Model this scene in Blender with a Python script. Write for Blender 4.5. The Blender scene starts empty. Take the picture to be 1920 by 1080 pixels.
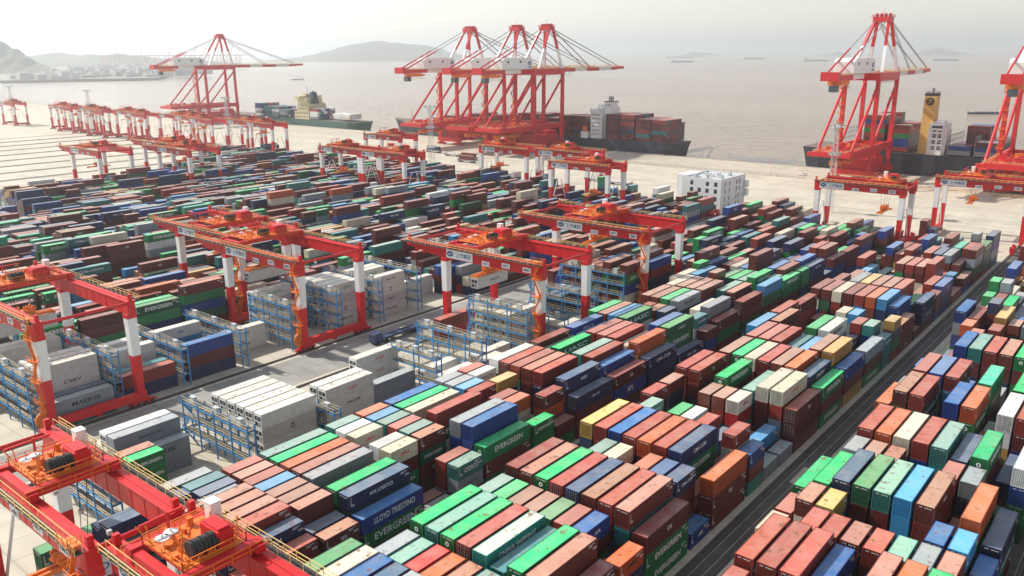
import bpy, bmesh, math, random
from mathutils import Vector, Matrix, noise

# ---------------------------------------------------------------- camera, world, sun
scn = bpy.context.scene
COL = scn.collection
R_ = math.radians
CAM_H = 72.475
camd = bpy.data.cameras.new("camera"); cam = bpy.data.objects.new("camera", camd); COL.objects.link(cam)
camd.sensor_width = 36.0; camd.lens = 1560.824 * 36.0 / 1920.0
camd.clip_start = 0.5; camd.clip_end = 120000
_y, _p, _r = R_(39.5307), R_(15.85047), R_(0.30781)
_f = Vector((math.cos(_y)*math.cos(_p), math.sin(_y)*math.cos(_p), -math.sin(_p)))
_rt = Vector((math.sin(_y), -math.cos(_y), 0)); _dn = _f.cross(_rt)
_r2 = _rt*math.cos(_r) + _dn*math.sin(_r); _d2 = -_rt*math.sin(_r) + _dn*math.cos(_r)
M = Matrix((( _r2.x, -_d2.x, -_f.x, 0), (_r2.y, -_d2.y, -_f.y, 0), (_r2.z, -_d2.z, -_f.z, CAM_H), (0, 0, 0, 1)))
cam.matrix_world = M
scn.camera = cam
SUN_AZ, SUN_EL = R_(104), R_(38)          # azimuth from +X (sea) towards +Y (along the quay)
w = bpy.data.worlds.new("World"); scn.world = w; w.use_nodes = True
nt = w.node_tree; bg = nt.nodes['Background']
sky = nt.nodes.new('ShaderNodeTexSky'); sky.sky_type = 'NISHITA'; sky.sun_disc = False
sky.sun_elevation = SUN_EL; sky.sun_rotation = R_(90) - SUN_AZ
sky.air_density = 1.5; sky.dust_density = 0.6; sky.ozone_density = 1.0
hsv = nt.nodes.new('ShaderNodeHueSaturation'); hsv.inputs['Saturation'].default_value = 0.45
nt.links.new(sky.outputs[0], hsv.inputs['Color']); nt.links.new(hsv.outputs[0], bg.inputs['Color'])
bg.inputs['Strength'].default_value = 0.12
sund = bpy.data.lights.new("sun", 'SUN'); sund.energy = 5.0; sund.angle = R_(0.5); sund.color = (1.0, 0.94, 0.84)
sun = bpy.data.objects.new("sun", sund); COL.objects.link(sun)
sdir = Vector((math.cos(SUN_AZ)*math.cos(SUN_EL), math.sin(SUN_AZ)*math.cos(SUN_EL), math.sin(SUN_EL)))
sun.rotation_euler = (-sdir).to_track_quat('-Z', 'Y').to_euler(); sun.location = (0, 0, 300)
vs = scn.view_settings
scn.display_settings.display_device = 'sRGB'
vs.view_transform = 'Standard'; vs.look = 'None'; vs.gamma = 1.0; vs.use_curve_mapping = False; vs.exposure = 0.42
scn.cycles.use_denoising = True
scn.cycles.max_bounces = 6; scn.cycles.volume_bounces = 1
random.seed(7)

# ---------------------------------------------------------------- helpers
class MB:
    def __init__(s): s.v = []; s.f = []; s.m = []
    def quad(s, pts, mi=0):
        n = len(s.v); s.v += [tuple(p) for p in pts]; s.f.append(tuple(range(n, n+len(pts)))); s.m.append(mi)
    def hexa(s, a, b, mi=0):              # two 4-rings
        n = len(s.v); s.v += [tuple(p) for p in a] + [tuple(p) for p in b]
        F = [(3,2,1,0), (4,5,6,7)] + [(i, (i+1) % 4, (i+1) % 4+4, i+4) for i in range(4)]
        for f in F: s.f.append(tuple(n+i for i in f)); s.m.append(mi)
    def box(s, x0, x1, y0, y1, z0, z1, mi=0):
        s.hexa([(x0,y0,z0),(x1,y0,z0),(x1,y1,z0),(x0,y1,z0)], [(x0,y0,z1),(x1,y0,z1),(x1,y1,z1),(x0,y1,z1)], mi)
    def taper(s, cx, cy, z0, z1, wx0, wy0, wx1, wy1, mi=0, dx=0, dy=0):
        a = [(cx-wx0/2,cy-wy0/2,z0),(cx+wx0/2,cy-wy0/2,z0),(cx+wx0/2,cy+wy0/2,z0),(cx-wx0/2,cy+wy0/2,z0)]
        b = [(cx+dx-wx1/2,cy+dy-wy1/2,z1),(cx+dx+wx1/2,cy+dy-wy1/2,z1),(cx+dx+wx1/2,cy+dy+wy1/2,z1),(cx+dx-wx1/2,cy+dy+wy1/2,z1)]
        s.hexa(a, b, mi)
    def frame(s, p, q):
        p, q = Vector(p), Vector(q); d = (q-p).normalized()
        u = Vector((0,0,1)) if abs(d.z) < .95 else Vector((1,0,0))
        a = d.cross(u).normalized(); b = a.cross(d).normalized()
        return p, q, a, b
    def bar(s, p, q, w, h=None, mi=0):
        h = h or w; p, q, a, b = s.frame(p, q); a = a*w/2; b = b*h/2
        s.hexa([p-a-b, p+a-b, p+a+b, p-a+b], [q-a-b, q+a-b, q+a+b, q-a+b], mi)
    def tube(s, p, q, r, n=8, mi=0, r2=None, cap=True):
        r2 = r if r2 is None else r2
        p, q, a, b = s.frame(p, q); n0 = len(s.v)
        for c, rr in ((p, r), (q, r2)):
            for i in range(n):
                t = 2*math.pi*i/n; s.v.append(tuple(c + a*math.cos(t)*rr + b*math.sin(t)*rr))
        for i in range(n):
            j = (i+1) % n; s.f.append((n0+i, n0+j, n0+n+j, n0+n+i)); s.m.append(mi)
        if cap:
            s.f.append(tuple(n0+i for i in range(n))[::-1]); s.m.append(mi)
            s.f.append(tuple(n0+n+i for i in range(n))); s.m.append(mi)
    def prism(s, poly, axis, a0, a1, mi=0):   # polygon in the two other axes, extruded along axis
        n = len(poly); n0 = len(s.v)
        for c in (a0, a1):
            for (u, v) in poly:
                s.v.append({'x': (c,u,v), 'y': (u,c,v), 'z': (u,v,c)}[axis])
        s.f.append(tuple(n0+i for i in range(n))[::-1]); s.m.append(mi)
        s.f.append(tuple(n0+n+i for i in range(n))); s.m.append(mi)
        for i in range(n):
            j = (i+1) % n; s.f.append((n0+i, n0+j, n0+n+j, n0+n+i)); s.m.append(mi)
    def rail(s, pts, h=1.1, step=2.4, r=.035, mi=0, rows=(1.0, .5)):
        for p, q in zip(pts[:-1], pts[1:]):
            p, q = Vector(p), Vector(q); L = (q-p).length; n = max(1, int(L/step))
            for i in range(n+1):
                c = p.lerp(q, i/n); s.bar(c, c+Vector((0,0,h)), r*2, r*2, mi)
            for k in rows: s.bar(p+Vector((0,0,h*k)), q+Vector((0,0,h*k)), r*2, r*2, mi)
    def mesh(s, name, mats):
        me = bpy.data.meshes.new(name); me.from_pydata(s.v, [], s.f)
        for m in mats: me.materials.append(m)
        if len(mats) > 1: me.polygons.foreach_set('material_index', s.m)
        bm = bmesh.new(); bm.from_mesh(me); bmesh.ops.recalc_face_normals(bm, faces=bm.faces); bm.to_mesh(me); bm.free()
        return me
    def build(s, name, mats, parent=None, loc=(0,0,0)):
        return ob(name, s.mesh(name, mats if isinstance(mats, (list, tuple)) else [mats]), parent, loc)
def ob(name, me, parent=None, loc=(0,0,0), rz=0):
    o = bpy.data.objects.new(name, me); COL.objects.link(o)
    if parent: o.parent = parent
    o.location = loc
    if rz: o.rotation_euler = (0, 0, rz)
    return o
def tag(o, label=None, cat=None, group=None, kind=None):
    if label: o['label'] = label
    if cat: o['category'] = cat
    if group: o['group'] = group
    if kind: o['kind'] = kind
    return o
def thing(name, loc, label, cat, group=None, rz=0):
    return tag(ob(name, None, None, loc, rz), label, cat, group)
def struct(name, mb, mats, loc=(0,0,0)):
    return tag(mb.build(name, mats, None, loc), kind='structure')

def mat(name, color=None, rough=.6, metal=0.0, objcol=False, attr=None, dirt=.25, dscale=.6, dcol=None, bump=0, bscale=8, spec=.4):
    m = bpy.data.materials.new(name); m.use_nodes = True; t = m.node_tree; N = t.nodes; K = t.links
    b = N['Principled BSDF']; b.inputs['Roughness'].default_value = rough; b.inputs['Metallic'].default_value = metal
    b.inputs['Specular IOR Level'].default_value = spec
    tc = N.new('ShaderNodeTexCoord')
    if objcol: src = N.new('ShaderNodeObjectInfo'); col = src.outputs['Color']
    elif attr: src = N.new('ShaderNodeVertexColor'); src.layer_name = attr; col = src.outputs['Color']
    else: src = N.new('ShaderNodeRGB'); src.outputs[0].default_value = (*color, 1); col = src.outputs[0]
    if dirt:
        nz = N.new('ShaderNodeTexNoise'); nz.inputs['Scale'].default_value = dscale; nz.inputs['Detail'].default_value = 6
        nz.inputs['Roughness'].default_value = .65; K.new(tc.outputs['Object'], nz.inputs['Vector'])
        rp = N.new('ShaderNodeValToRGB'); rp.color_ramp.elements[0].position = .42; rp.color_ramp.elements[1].position = .72
        rp.color_ramp.elements[0].color = (0,0,0,1); rp.color_ramp.elements[1].color = (dirt,)*3+(1,)
        K.new(nz.outputs[0], rp.inputs[0])
        mx = N.new('ShaderNodeMix'); mx.data_type = 'RGBA'; K.new(rp.outputs[0], mx.inputs[0]); K.new(col, mx.inputs[6])
        mx.inputs[7].default_value = (*(dcol or (.12,.10,.08)), 1); col = mx.outputs[2]
    K.new(col, b.inputs['Base Color'])
    if bump:
        nb = N.new('ShaderNodeTexNoise'); nb.inputs['Scale'].default_value = bscale; nb.inputs['Detail'].default_value = 5
        K.new(tc.outputs['Object'], nb.inputs['Vector']); bp = N.new('ShaderNodeBump'); bp.inputs['Strength'].default_value = bump
        K.new(nb.outputs[0], bp.inputs['Height']); K.new(bp.outputs[0], b.inputs['Normal'])
    return m

MT = {}
MT['red'] = mat('crane_red_paint', (.56,.010,.014), .42, dirt=.18, dscale=.35, dcol=(.30,.05,.04))
MT['white'] = mat('crane_white_paint', (.74,.75,.75), .45, dirt=.25, dscale=.4, dcol=(.45,.42,.37))
MT['orange'] = mat('orange_paint', (.72,.17,.012), .5, dirt=.2, dscale=.8)
MT['yellow'] = mat('handrail_yellow', (.72,.52,.20), .5, dirt=0)
MT['yrail'] = mat('galvanised_rail', (.62,.56,.40), .5, dirt=0)
MT['black'] = mat('black_rubber', (.02,.02,.022), .6, dirt=.3, dcol=(.08,.07,.06))
MT['grey'] = mat('grey_steel', (.28,.29,.30), .5, dirt=.3)
MT['lgrey'] = mat('light_grey_steel', (.52,.54,.55), .5, dirt=.3)
MT['deckgrey'] = mat('walkway_grating', (.16,.14,.12), .8, dirt=.3)
MT['rack'] = mat('rack_blue_paint', (.035,.24,.52), .5, dirt=.15)
MT['sign'] = mat('sign_white', (.78,.79,.80), .5, dirt=.1)
MT['ink'] = mat('lettering_dark', (.015,.02,.035), .6, dirt=0)
MT['wink'] = mat('lettering_white', (.80,.80,.78), .6, dirt=.35, dscale=1.5, dcol=(.35,.35,.33))
MT['rink'] = mat('lettering_red', (.62,.02,.03), .6, dirt=0)
MT['bink'] = mat('lettering_blue', (.02,.09,.35), .6, dirt=0)
MT['sblue'] = mat('logo_blue', (.03,.10,.22), .5, dirt=0)
MT['glass'] = mat('window_glass', (.03,.05,.07), .12, dirt=0, spec=.8)
MT['wood'] = mat('brown_panel', (.16,.09,.04), .7, dirt=.2)

# ---- container paint: colour comes from the object, grime and fading are procedural
def cont_mats():
    m = mat('container_paint', None, .5, objcol=True, dirt=.26, dscale=.9, dcol=(.06,.04,.03))
    t = m.node_tree; N = t.nodes; K = t.links; b = N['Principled BSDF']
    # rain streaks: stretched noise, only part of the panels
    lk = [l for l in K if l.to_socket == b.inputs['Base Color']][0]; col = lk.from_socket
    tc = [n for n in N if n.type == 'TEX_COORD'][0]
    mp = N.new('ShaderNodeMapping'); mp.inputs['Scale'].default_value = (3.2, 3.2, .22); K.new(tc.outputs['Object'], mp.inputs['Vector'])
    oi = N.new('ShaderNodeObjectInfo'); 
    sc = N.new('ShaderNodeVectorMath'); sc.operation = 'SCALE'; sc.inputs[0].default_value = (31, 17, 9); K.new(oi.outputs['Random'], sc.inputs['Scale'])
    K.new(sc.outputs[0], mp.inputs['Location'])
    nz = N.new('ShaderNodeTexNoise'); nz.inputs['Scale'].default_value = 1.3; nz.inputs['Detail'].default_value = 4; K.new(mp.outputs[0], nz.inputs['Vector'])
    rp = N.new('ShaderNodeValToRGB'); rp.color_ramp.elements[0].position = .52; rp.color_ramp.elements[1].position = .78
    rp.color_ramp.elements[0].color = (0,0,0,1); rp.color_ramp.elements[1].color = (.2,.2,.2,1); K.new(nz.outputs[0], rp.inputs[0])
    mx = N.new('ShaderNodeMix'); mx.data_type = 'RGBA'; K.new(rp.outputs[0], mx.inputs[0]); K.new(col, mx.inputs[6]); mx.inputs[7].default_value = (.16,.075,.045,1)
    K.new(mx.outputs[2], b.inputs['Base Color'])
    r = mat('container_roof_paint', None, .40, objcol=True, dirt=0)
    t = r.node_tree; N = t.nodes; K = t.links; b = N['Principled BSDF']
    tc = [n for n in N if n.type == 'TEX_COORD'][0]; src = [n for n in N if n.type == 'OBJECT_INFO'][0]
    sc = N.new('ShaderNodeVectorMath'); sc.operation = 'SCALE'; sc.inputs[0].default_value = (57, 23, 11); K.new(src.outputs['Random'], sc.inputs['Scale'])
    ad = N.new('ShaderNodeVectorMath'); ad.operation = 'ADD'; K.new(tc.outputs['Object'], ad.inputs[0]); K.new(sc.outputs[0], ad.inputs[1])
    def blotch(scale, detail, p0, p1, amt, colr, prev):
        nz = N.new('ShaderNodeTexNoise'); nz.inputs['Scale'].default_value = scale; nz.inputs['Detail'].default_value = detail; nz.inputs['Roughness'].default_value = .62
        K.new(ad.outputs[0], nz.inputs['Vector'])
        rp = N.new('ShaderNodeValToRGB'); rp.color_ramp.elements[0].position = p0; rp.color_ramp.elements[1].position = p1
        rp.color_ramp.elements[0].color = (0,0,0,1); rp.color_ramp.elements[1].color = (amt,)*3+(1,); K.new(nz.outputs[0], rp.inputs[0])
        mx = N.new('ShaderNodeMix'); mx.data_type = 'RGBA'; K.new(rp.outputs[0], mx.inputs[0]); K.new(prev, mx.inputs[6]); mx.inputs[7].default_value = (*colr, 1)
        return mx.outputs[2]
    c = blotch(.35, 5, .42, .75, .3, (.55,.50,.42), src.outputs['Color'])
    c = blotch(.9, 6, .57, .67, .8, (.20,.085,.045), c)
    c = blotch(2.2, 4, .62, .72, .6, (.10,.07,.06), c)
    K.new(c, b.inputs['Base Color'])
    wv = N.new('ShaderNodeTexWave'); wv.wave_type = 'BANDS'; wv.bands_direction = 'X'; wv.inputs['Scale'].default_value = 1.15; wv.inputs['Distortion'].default_value = 0
    K.new(tc.outputs['Object'], wv.inputs['Vector']); bp = N.new('ShaderNodeBump'); bp.inputs['Strength'].default_value = .16; bp.inputs['Distance'].default_value = .03
    K.new(wv.outputs['Fac'], bp.inputs['Height']); K.new(bp.outputs[0], b.inputs['Normal'])
    return m, r
MT['paint'], MT['roof'] = cont_mats()
MT['far'] = mat('far_container_paint', None, .40, attr='Col', dirt=.3, dscale=.25, dcol=(.12,.08,.06))

# ---- lettering: text turned into thin meshes, cached
_TX = {}
def text_mesh(body, ext=.006, res=3):
    key = (body, ext, res)
    if key in _TX: return _TX[key]
    cu = bpy.data.curves.new('txt', 'FONT'); cu.body = body; cu.size = 1.0; cu.extrude = ext; cu.resolution_u = res; cu.align_x = 'CENTER'; cu.align_y = 'CENTER'
    cu.offset = .012
    o = bpy.data.objects.new('txt', cu); COL.objects.link(o)
    dg = bpy.context.evaluated_depsgraph_get(); me = bpy.data.meshes.new_from_object(o.evaluated_get(dg))
    V = [v.co.copy() for v in me.vertices]; F = [tuple(p.vertices) for p in me.polygons]
    bpy.data.objects.remove(o); bpy.data.curves.remove(cu); bpy.data.meshes.remove(me)
    x0 = min(v.x for v in V); x1 = max(v.x for v in V); y0 = min(v.y for v in V); y1 = max(v.y for v in V)
    V = [((v.x-(x0+x1)/2)/(x1-x0), (v.y-(y0+y1)/2)/(y1-y0), v.z) for v in V]
    _TX[key] = (V, F, (x1-x0)/max(1e-6, y1-y0)); return _TX[key]
_TM = {}
def lettering(body, width, height, face, m, name='lettering', italic=0.0):
    """face '-y': reads along +x on a wall looking at -y; '-x': reads along -y; '+z': reads along +x on a roof"""
    key = (body, round(width,3), round(height,3), face, m.name, name, italic)
    if key in _TM: return _TM[key]
    V, F, asp = text_mesh(body)
    me = bpy.data.meshes.new(name); W = []
    for (u, v, z) in V:
        u2 = u*width + italic*v*height; v2 = v*height; z2 = z*.8
        W.append({'-y': (u2, -z2, v2), '-x': (-z2, -u2, v2), '+z': (u2, v2, z2)}[face])
    me.from_pydata(W, [], F); me.materials.append(m); _TM[key] = me; return me

# ---------------------------------------------------------------- setting
QX = 536.0; WZ = -5.0
def ground_mat(name, c1, c2, scale, joints=None, rough=.85):
    m = bpy.data.materials.new(name); m.use_nodes = True; t = m.node_tree; N = t.nodes; K = t.links; b = N['Principled BSDF']; b.inputs['Roughness'].default_value = rough
    tc = N.new('ShaderNodeTexCoord')
    nz = N.new('ShaderNodeTexNoise'); nz.inputs['Scale'].default_value = scale; nz.inputs['Detail'].default_value = 8; nz.inputs['Roughness'].default_value = .6; K.new(tc.outputs['Object'], nz.inputs['Vector'])
    rp = N.new('ShaderNodeValToRGB'); rp.color_ramp.elements[0].position = .34; rp.color_ramp.elements[1].position = .68
    rp.color_ramp.elements[0].color = (*c1,1); rp.color_ramp.elements[1].color = (*c2,1); K.new(nz.outputs[0], rp.inputs[0]); col = rp.outputs[0]
    # long slanted streaks of a darker ground tone
    mp = N.new('ShaderNodeMapping'); mp.inputs['Scale'].default_value = (.35, .012, 1); mp.inputs['Rotation'].default_value = (0,0,.28); K.new(tc.outputs['Object'], mp.inputs['Vector'])
    n2 = N.new('ShaderNodeTexNoise'); n2.inputs['Scale'].default_value = 1.0; n2.inputs['Detail'].default_value = 5; K.new(mp.outputs[0], n2.inputs['Vector'])
    r2 = N.new('ShaderNodeValToRGB'); r2.color_ramp.elements[0].position = .5; r2.color_ramp.elements[1].position = .75; r2.color_ramp.elements[0].color = (0,0,0,1); r2.color_ramp.elements[1].color = (.55,.55,.55,1); K.new(n2.outputs[0], r2.inputs[0])
    mx = N.new('ShaderNodeMix'); mx.data_type = 'RGBA'; K.new(r2.outputs[0], mx.inputs[0]); K.new(col, mx.inputs[6]); mx.inputs[7].default_value = (c1[0]*.62, c1[1]*.62, c1[2]*.62, 1); col = mx.outputs[2]
    if joints:
        br = N.new('ShaderNodeTexBrick'); br.inputs['Scale'].default_value = 1.0; br.inputs['Brick Width'].default_value = joints; br.inputs['Row Height'].default_value = joints; br.offset = 0
        br.inputs['Mortar Size'].default_value = .07; br.inputs['Color1'].default_value = (0,0,0,1); br.inputs['Color2'].default_value = (.10,.10,.10,1); br.inputs['Mortar'].default_value = (.75,.75,.75,1)
        K.new(tc.outputs['Object'], br.inputs['Vector'])
        m2 = N.new('ShaderNodeMix'); m2.data_type = 'RGBA'; K.new(br.outputs[0], m2.inputs[0]); K.new(col, m2.inputs[6]); m2.inputs[7].default_value = (c1[0]*.5, c1[1]*.5, c1[2]*.5, 1); col = m2.outputs[2]
    K.new(col, b.inputs['Base Color'])
    return m
mb = MB(); mb.box(-900, QX, -1500, 3200, WZ-6, 0)
struct('ground', mb, ground_mat('yard_concrete', (.43,.385,.31), (.58,.53,.43), .06, 6.0))
mb = MB(); mb.box(484, QX-1.2, -1500, 3200, 0.004, 0.008)
struct('quay_apron', mb, ground_mat('apron_concrete', (.40,.35,.28), (.53,.47,.38), .09, 7.5))
mb = MB(); mb.box(QX-1.2, QX+.25, -1500, 3200, WZ-5, .28)
struct('quay_wall', mb, ground_mat('quay_edge_concrete', (.30,.27,.22), (.42,.38,.31), .4))
mb = MB()
for i in range(-8, 70): mb.box(QX+.25, QX+1.0, i*18-1.0, i*18+1.0, WZ-1, -.5)
tag(mb.build('quay_fenders', MT['black']), kind='structure')
asph = ground_mat('lane_asphalt', (.24,.235,.22), (.34,.325,.295), .15, 6.0)

# sea
m = bpy.data.materials.new('sea_water'); m.use_nodes = True; t = m.node_tree; N = t.nodes; K = t.links; b = N['Principled BSDF']
b.inputs['Roughness'].default_value = .16; b.inputs['IOR'].default_value = 1.33
tc = N.new('ShaderNodeTexCoord')
def wnoise(sx, sy, rot, det):
    mp = N.new('ShaderNodeMapping'); mp.inputs['Scale'].default_value = (sx, sy, 1); mp.inputs['Rotation'].default_value = (0,0,rot); K.new(tc.outputs['Object'], mp.inputs['Vector'])
    n = N.new('ShaderNodeTexNoise'); n.inputs['Scale'].default_value = 1; n.inputs['Detail'].default_value = det; n.inputs['Roughness'].default_value = .55; K.new(mp.outputs[0], n.inputs['Vector']); return n.outputs[0]
a1 = wnoise(.085, .028, .25, 5); a2 = wnoise(.30, .12, -.2, 4)
ma = N.new('ShaderNodeMath'); ma.operation = 'MULTIPLY_ADD'; K.new(a2, ma.inputs[0]); ma.inputs[1].default_value = .35; K.new(a1, ma.inputs[2])
bp = N.new('ShaderNodeBump'); bp.inputs['Strength'].default_value = 1.0; bp.inputs['Distance'].default_value = 7.0; K.new(ma.outputs[0], bp.inputs['Height']); K.new(bp.outputs[0], b.inputs['Normal'])
b3 = wnoise(.0022, .0007, .3, 4)
rp = N.new('ShaderNodeValToRGB'); rp.color_ramp.elements[0].position = .3; rp.color_ramp.elements[1].position = .7
rp.color_ramp.elements[0].color = (.27,.205,.155,1); rp.color_ramp.elements[1].color = (.34,.265,.205,1); K.new(b3, rp.inputs[0])
# a bluish patch of stirred water off the berth
mpb = N.new('ShaderNodeVectorMath'); mpb.operation = 'SUBTRACT'; K.new(tc.outputs['Object'], mpb.inputs[0]); mpb.inputs[1].default_value = (585, 245, 0)
mps = N.new('ShaderNodeVectorMath'); mps.operation = 'MULTIPLY'; K.new(mpb.outputs[0], mps.inputs[0]); mps.inputs[1].default_value = (.030, .016, 0)
ln = N.new('ShaderNodeVectorMath'); ln.operation = 'LENGTH'; K.new(mps.outputs[0], ln.inputs[0])
n5 = wnoise(.09, .03, .1, 4)
md = N.new('ShaderNodeMath'); md.operation = 'MULTIPLY_ADD'; K.new(n5, md.inputs[0]); md.inputs[1].default_value = 2.2; K.new(ln.outputs['Value'], md.inputs[2])
r5 = N.new('ShaderNodeValToRGB'); r5.color_ramp.elements[0].position = .0; r5.color_ramp.elements[1].position = 1.0
mr = N.new('ShaderNodeMapRange'); mr.inputs['From Min'].default_value = 1.0; mr.inputs['From Max'].default_value = 2.0; mr.inputs['To Min'].default_value = .75; mr.inputs['To Max'].default_value = 0; K.new(md.outputs[0], mr.inputs[0])
mx = N.new('ShaderNodeMix'); mx.data_type = 'RGBA'; K.new(mr.outputs[0], mx.inputs[0]); K.new(rp.outputs[0], mx.inputs[6]); mx.inputs[7].default_value = (.085,.115,.15,1)
K.new(mx.outputs[2], b.inputs['Base Color'])
mb = MB(); mb.quad([(QX-2,-16000,WZ),(40000,-16000,WZ),(40000,30000,WZ),(QX-2,30000,WZ)])
struct('sea', mb, m)

# hills and islands: real height fields far away
hillm = mat('hill_scrub', (.075,.085,.055), .95, dirt=.8, dscale=.006, dcol=(.15,.13,.09))
def hill(name, A, B, prof, depth, seed, ns=90, nt_=26, base=-6, rough=.16):
    A, B = Vector((*A,0)), Vector((*B,0)); d = B-A; n = Vector((-d.y, d.x, 0)).normalized()
    if n.dot(A) < 0: n = -n
    mb = MB(); 
    for j in range(nt_+1):
        t_ = j/nt_; 
        for i in range(ns+1):
            s = i/ns; u = s*(len(prof)-1); k = min(int(u), len(prof)-2); f = u-k; f = f*f*(3-2*f); h = prof[k]*(1-f)+prof[k+1]*f
            c = math.sin(math.pi*t_)**1.1
            p = A + d*s + n*(t_-.35)*depth
            q = noise.fractal(Vector((s*7+seed, t_*3, seed*.7)), .9, 2.1, 6)
            z = base + h*c*(1+rough*q) + (4*q if c > .02 else 0)
            mb.v.append((p.x, p.y, z if c > .001 else base-2))
    W = ns+1
    for j in range(nt_):
        for i in range(ns): mb.f.append((j*W+i, j*W+i+1, (j+1)*W+i+1, (j+1)*W+i)); mb.m.append(0)
    o = struct(name, mb, hillm)
    for p in o.data.polygons: p.use_smooth = True
    return o
hill('distant_hill', (4722,7068), (6463,5521), [0,8,22,34,60,98,140,165,172,172,166,152,140,112,66,38,18,0], 1500, 3, rough=.08)
hill('headland_hill', (1190,3790), (1492,3603), [150,158,150,140,128,104,66,40,24,0], 800, 11, rough=.10)
hill('far_coast_hills', (1794,5726), (3361,4970), [60,72,66,70,78,64,58,66,54,46,38,30,20,0], 1500, 21, rough=.3)
hill('island', (12544,3413), (12762,2474), [0,14,40,70,92,84,60,30,12,0], 500, 31, 60, 12)
hill('island', (11411,6229), (11724,5617), [0,20,55,40,48,20,0], 400, 41, 60, 12)
hill('island', (12209,4465), (12369,4000), [0,18,30,52,24,0], 400, 51, 60, 12)
mb = MB(); random.seed(3)
mb.prism([(822,2624),(1100,2560),(1284,2466),(1330,2480),(1600,2900),(2300,4000),(3361,4970),(3300,5800),(1794,5726),(900,4200)], 'z', -8, 3)
struct('far_shore', mb, mat('far_shore_ground', (.19,.19,.15), .9, dirt=.8, dscale=.01, dcol=(.36,.34,.30)))
mb = MB()
for i in range(240):
    s = random.random(); d_ = random.random()**1.4
    x = 960+s*520 + d_*1300; y = 2640-s*110 + d_*2300 + random.uniform(-60,60)
    a, b_, h = random.uniform(14,60), random.uniform(12,30), random.uniform(5,22)
    mb.box(x, x+a, y, y+b_, 2.5, 3+h)
tag(mb.build('far_shore_buildings', mat('far_buildings', (.46,.46,.45), .8, dirt=.4, dscale=.02)), 'mass of pale buildings crowding the far shore on the left', 'buildings', kind='stuff')
mb = MB()
for i in range(16):
    x = 2381+i*44+random.uniform(-14,14); y = 5068-i*24+random.uniform(-12,12)
    for dx in (-14, 14):
        for dy in (-9, 9): mb.bar((x+dx,y+dy,3),(x+dx*.8,y+dy*.8,62),2.6)
    mb.box(x-52, x+46, y-3, y+3, 58, 63)
    if i % 3: mb.bar((x+14,y,63),(x+40,y,125),3)
    else: mb.bar((x+14,y,60),(x+80,y,62),3)
    mb.bar((x-10,y,62),(x+14,y,92),2)
tag(mb.build('far_quay_cranes', mat('faded_crane_red', (.40,.08,.07), .6, dirt=0)), 'row of tiny reddish quay cranes on the hazy far shore', 'cranes', kind='stuff')

# ---------------------------------------------------------------- blocks of the yard
PER = 34.9; PR = 2.839; PX = 6.692; W20, L20, L40 = 2.438, 6.058, 12.192
BLK = {'C': dict(y=39.38, x0=67.59, hs=1.05), 'M': dict(y=74.49, x0=68.27, hs=1.0), 'N': dict(y=112.2, x0=67.97, hs=1.0), 'L': dict(y=147.1, x0=68.0, hs=1.0), 'K': dict(y=195.5, x0=68.0, hs=1.0)}
BLK['C']['y'] = 36.54
RAILS = [(79.3,47.4),(44.2,12.8),(9.6,-21.8),(114.0,82.4),(148.2,117.2),(197.2,166.0)]
for i in range(18): RAILS.append((197.2+PER*(i+1)-.2, 166.0+PER*(i+1)-.2))
mb = MB(); mr_ = MB(); ml = MB()
for (a, b_) in RAILS:
    for yy in (a, b_):
        mb.box(8, 366, yy-.75, yy+.75, .004, .012)
        for dy in (-.3, .3): mr_.box(8, 366, yy+dy-.09, yy+dy+.09, .012, .16)
        ml.box(8, 366, yy+1.02, yy+1.12, .006, .014); ml.box(8, 366, yy-1.12, yy-1.02, .006, .014)
struct('crane_track', mb, ground_mat('ballast', (.055,.052,.05), (.11,.105,.10), 2.5))
struct('crane_rails', mr_, mat('rail_steel', (.13,.11,.10), .45, .5, dirt=.2))
struct('lane_lines', ml, mat('road_paint', (.60,.60,.58), .7, dirt=.4, dscale=2))
mb = MB()
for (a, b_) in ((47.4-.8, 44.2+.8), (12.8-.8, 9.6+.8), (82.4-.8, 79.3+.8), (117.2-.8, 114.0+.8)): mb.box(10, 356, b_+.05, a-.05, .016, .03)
struct('track_lanes', mb, ground_mat('lane_shade_tone', (.06,.06,.06), (.11,.108,.10), .3))  # narrow lanes toned dark so the colour carries the stacks' shadow
mb = MB(); mb.box(12, 356, 150.0, 164.2, .004, .009)
struct('service_road', mb, asph)
ml = MB()
for xx in (376, 384.5, 393, 401.5, 436, 444.5, 453, 461.5):
    for i in range(170): ml.box(xx-.08, xx+.08, -40+i*8, -36+i*8, .004, .012)
struct('lane_dashes', ml, bpy.data.materials['road_paint'])

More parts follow.
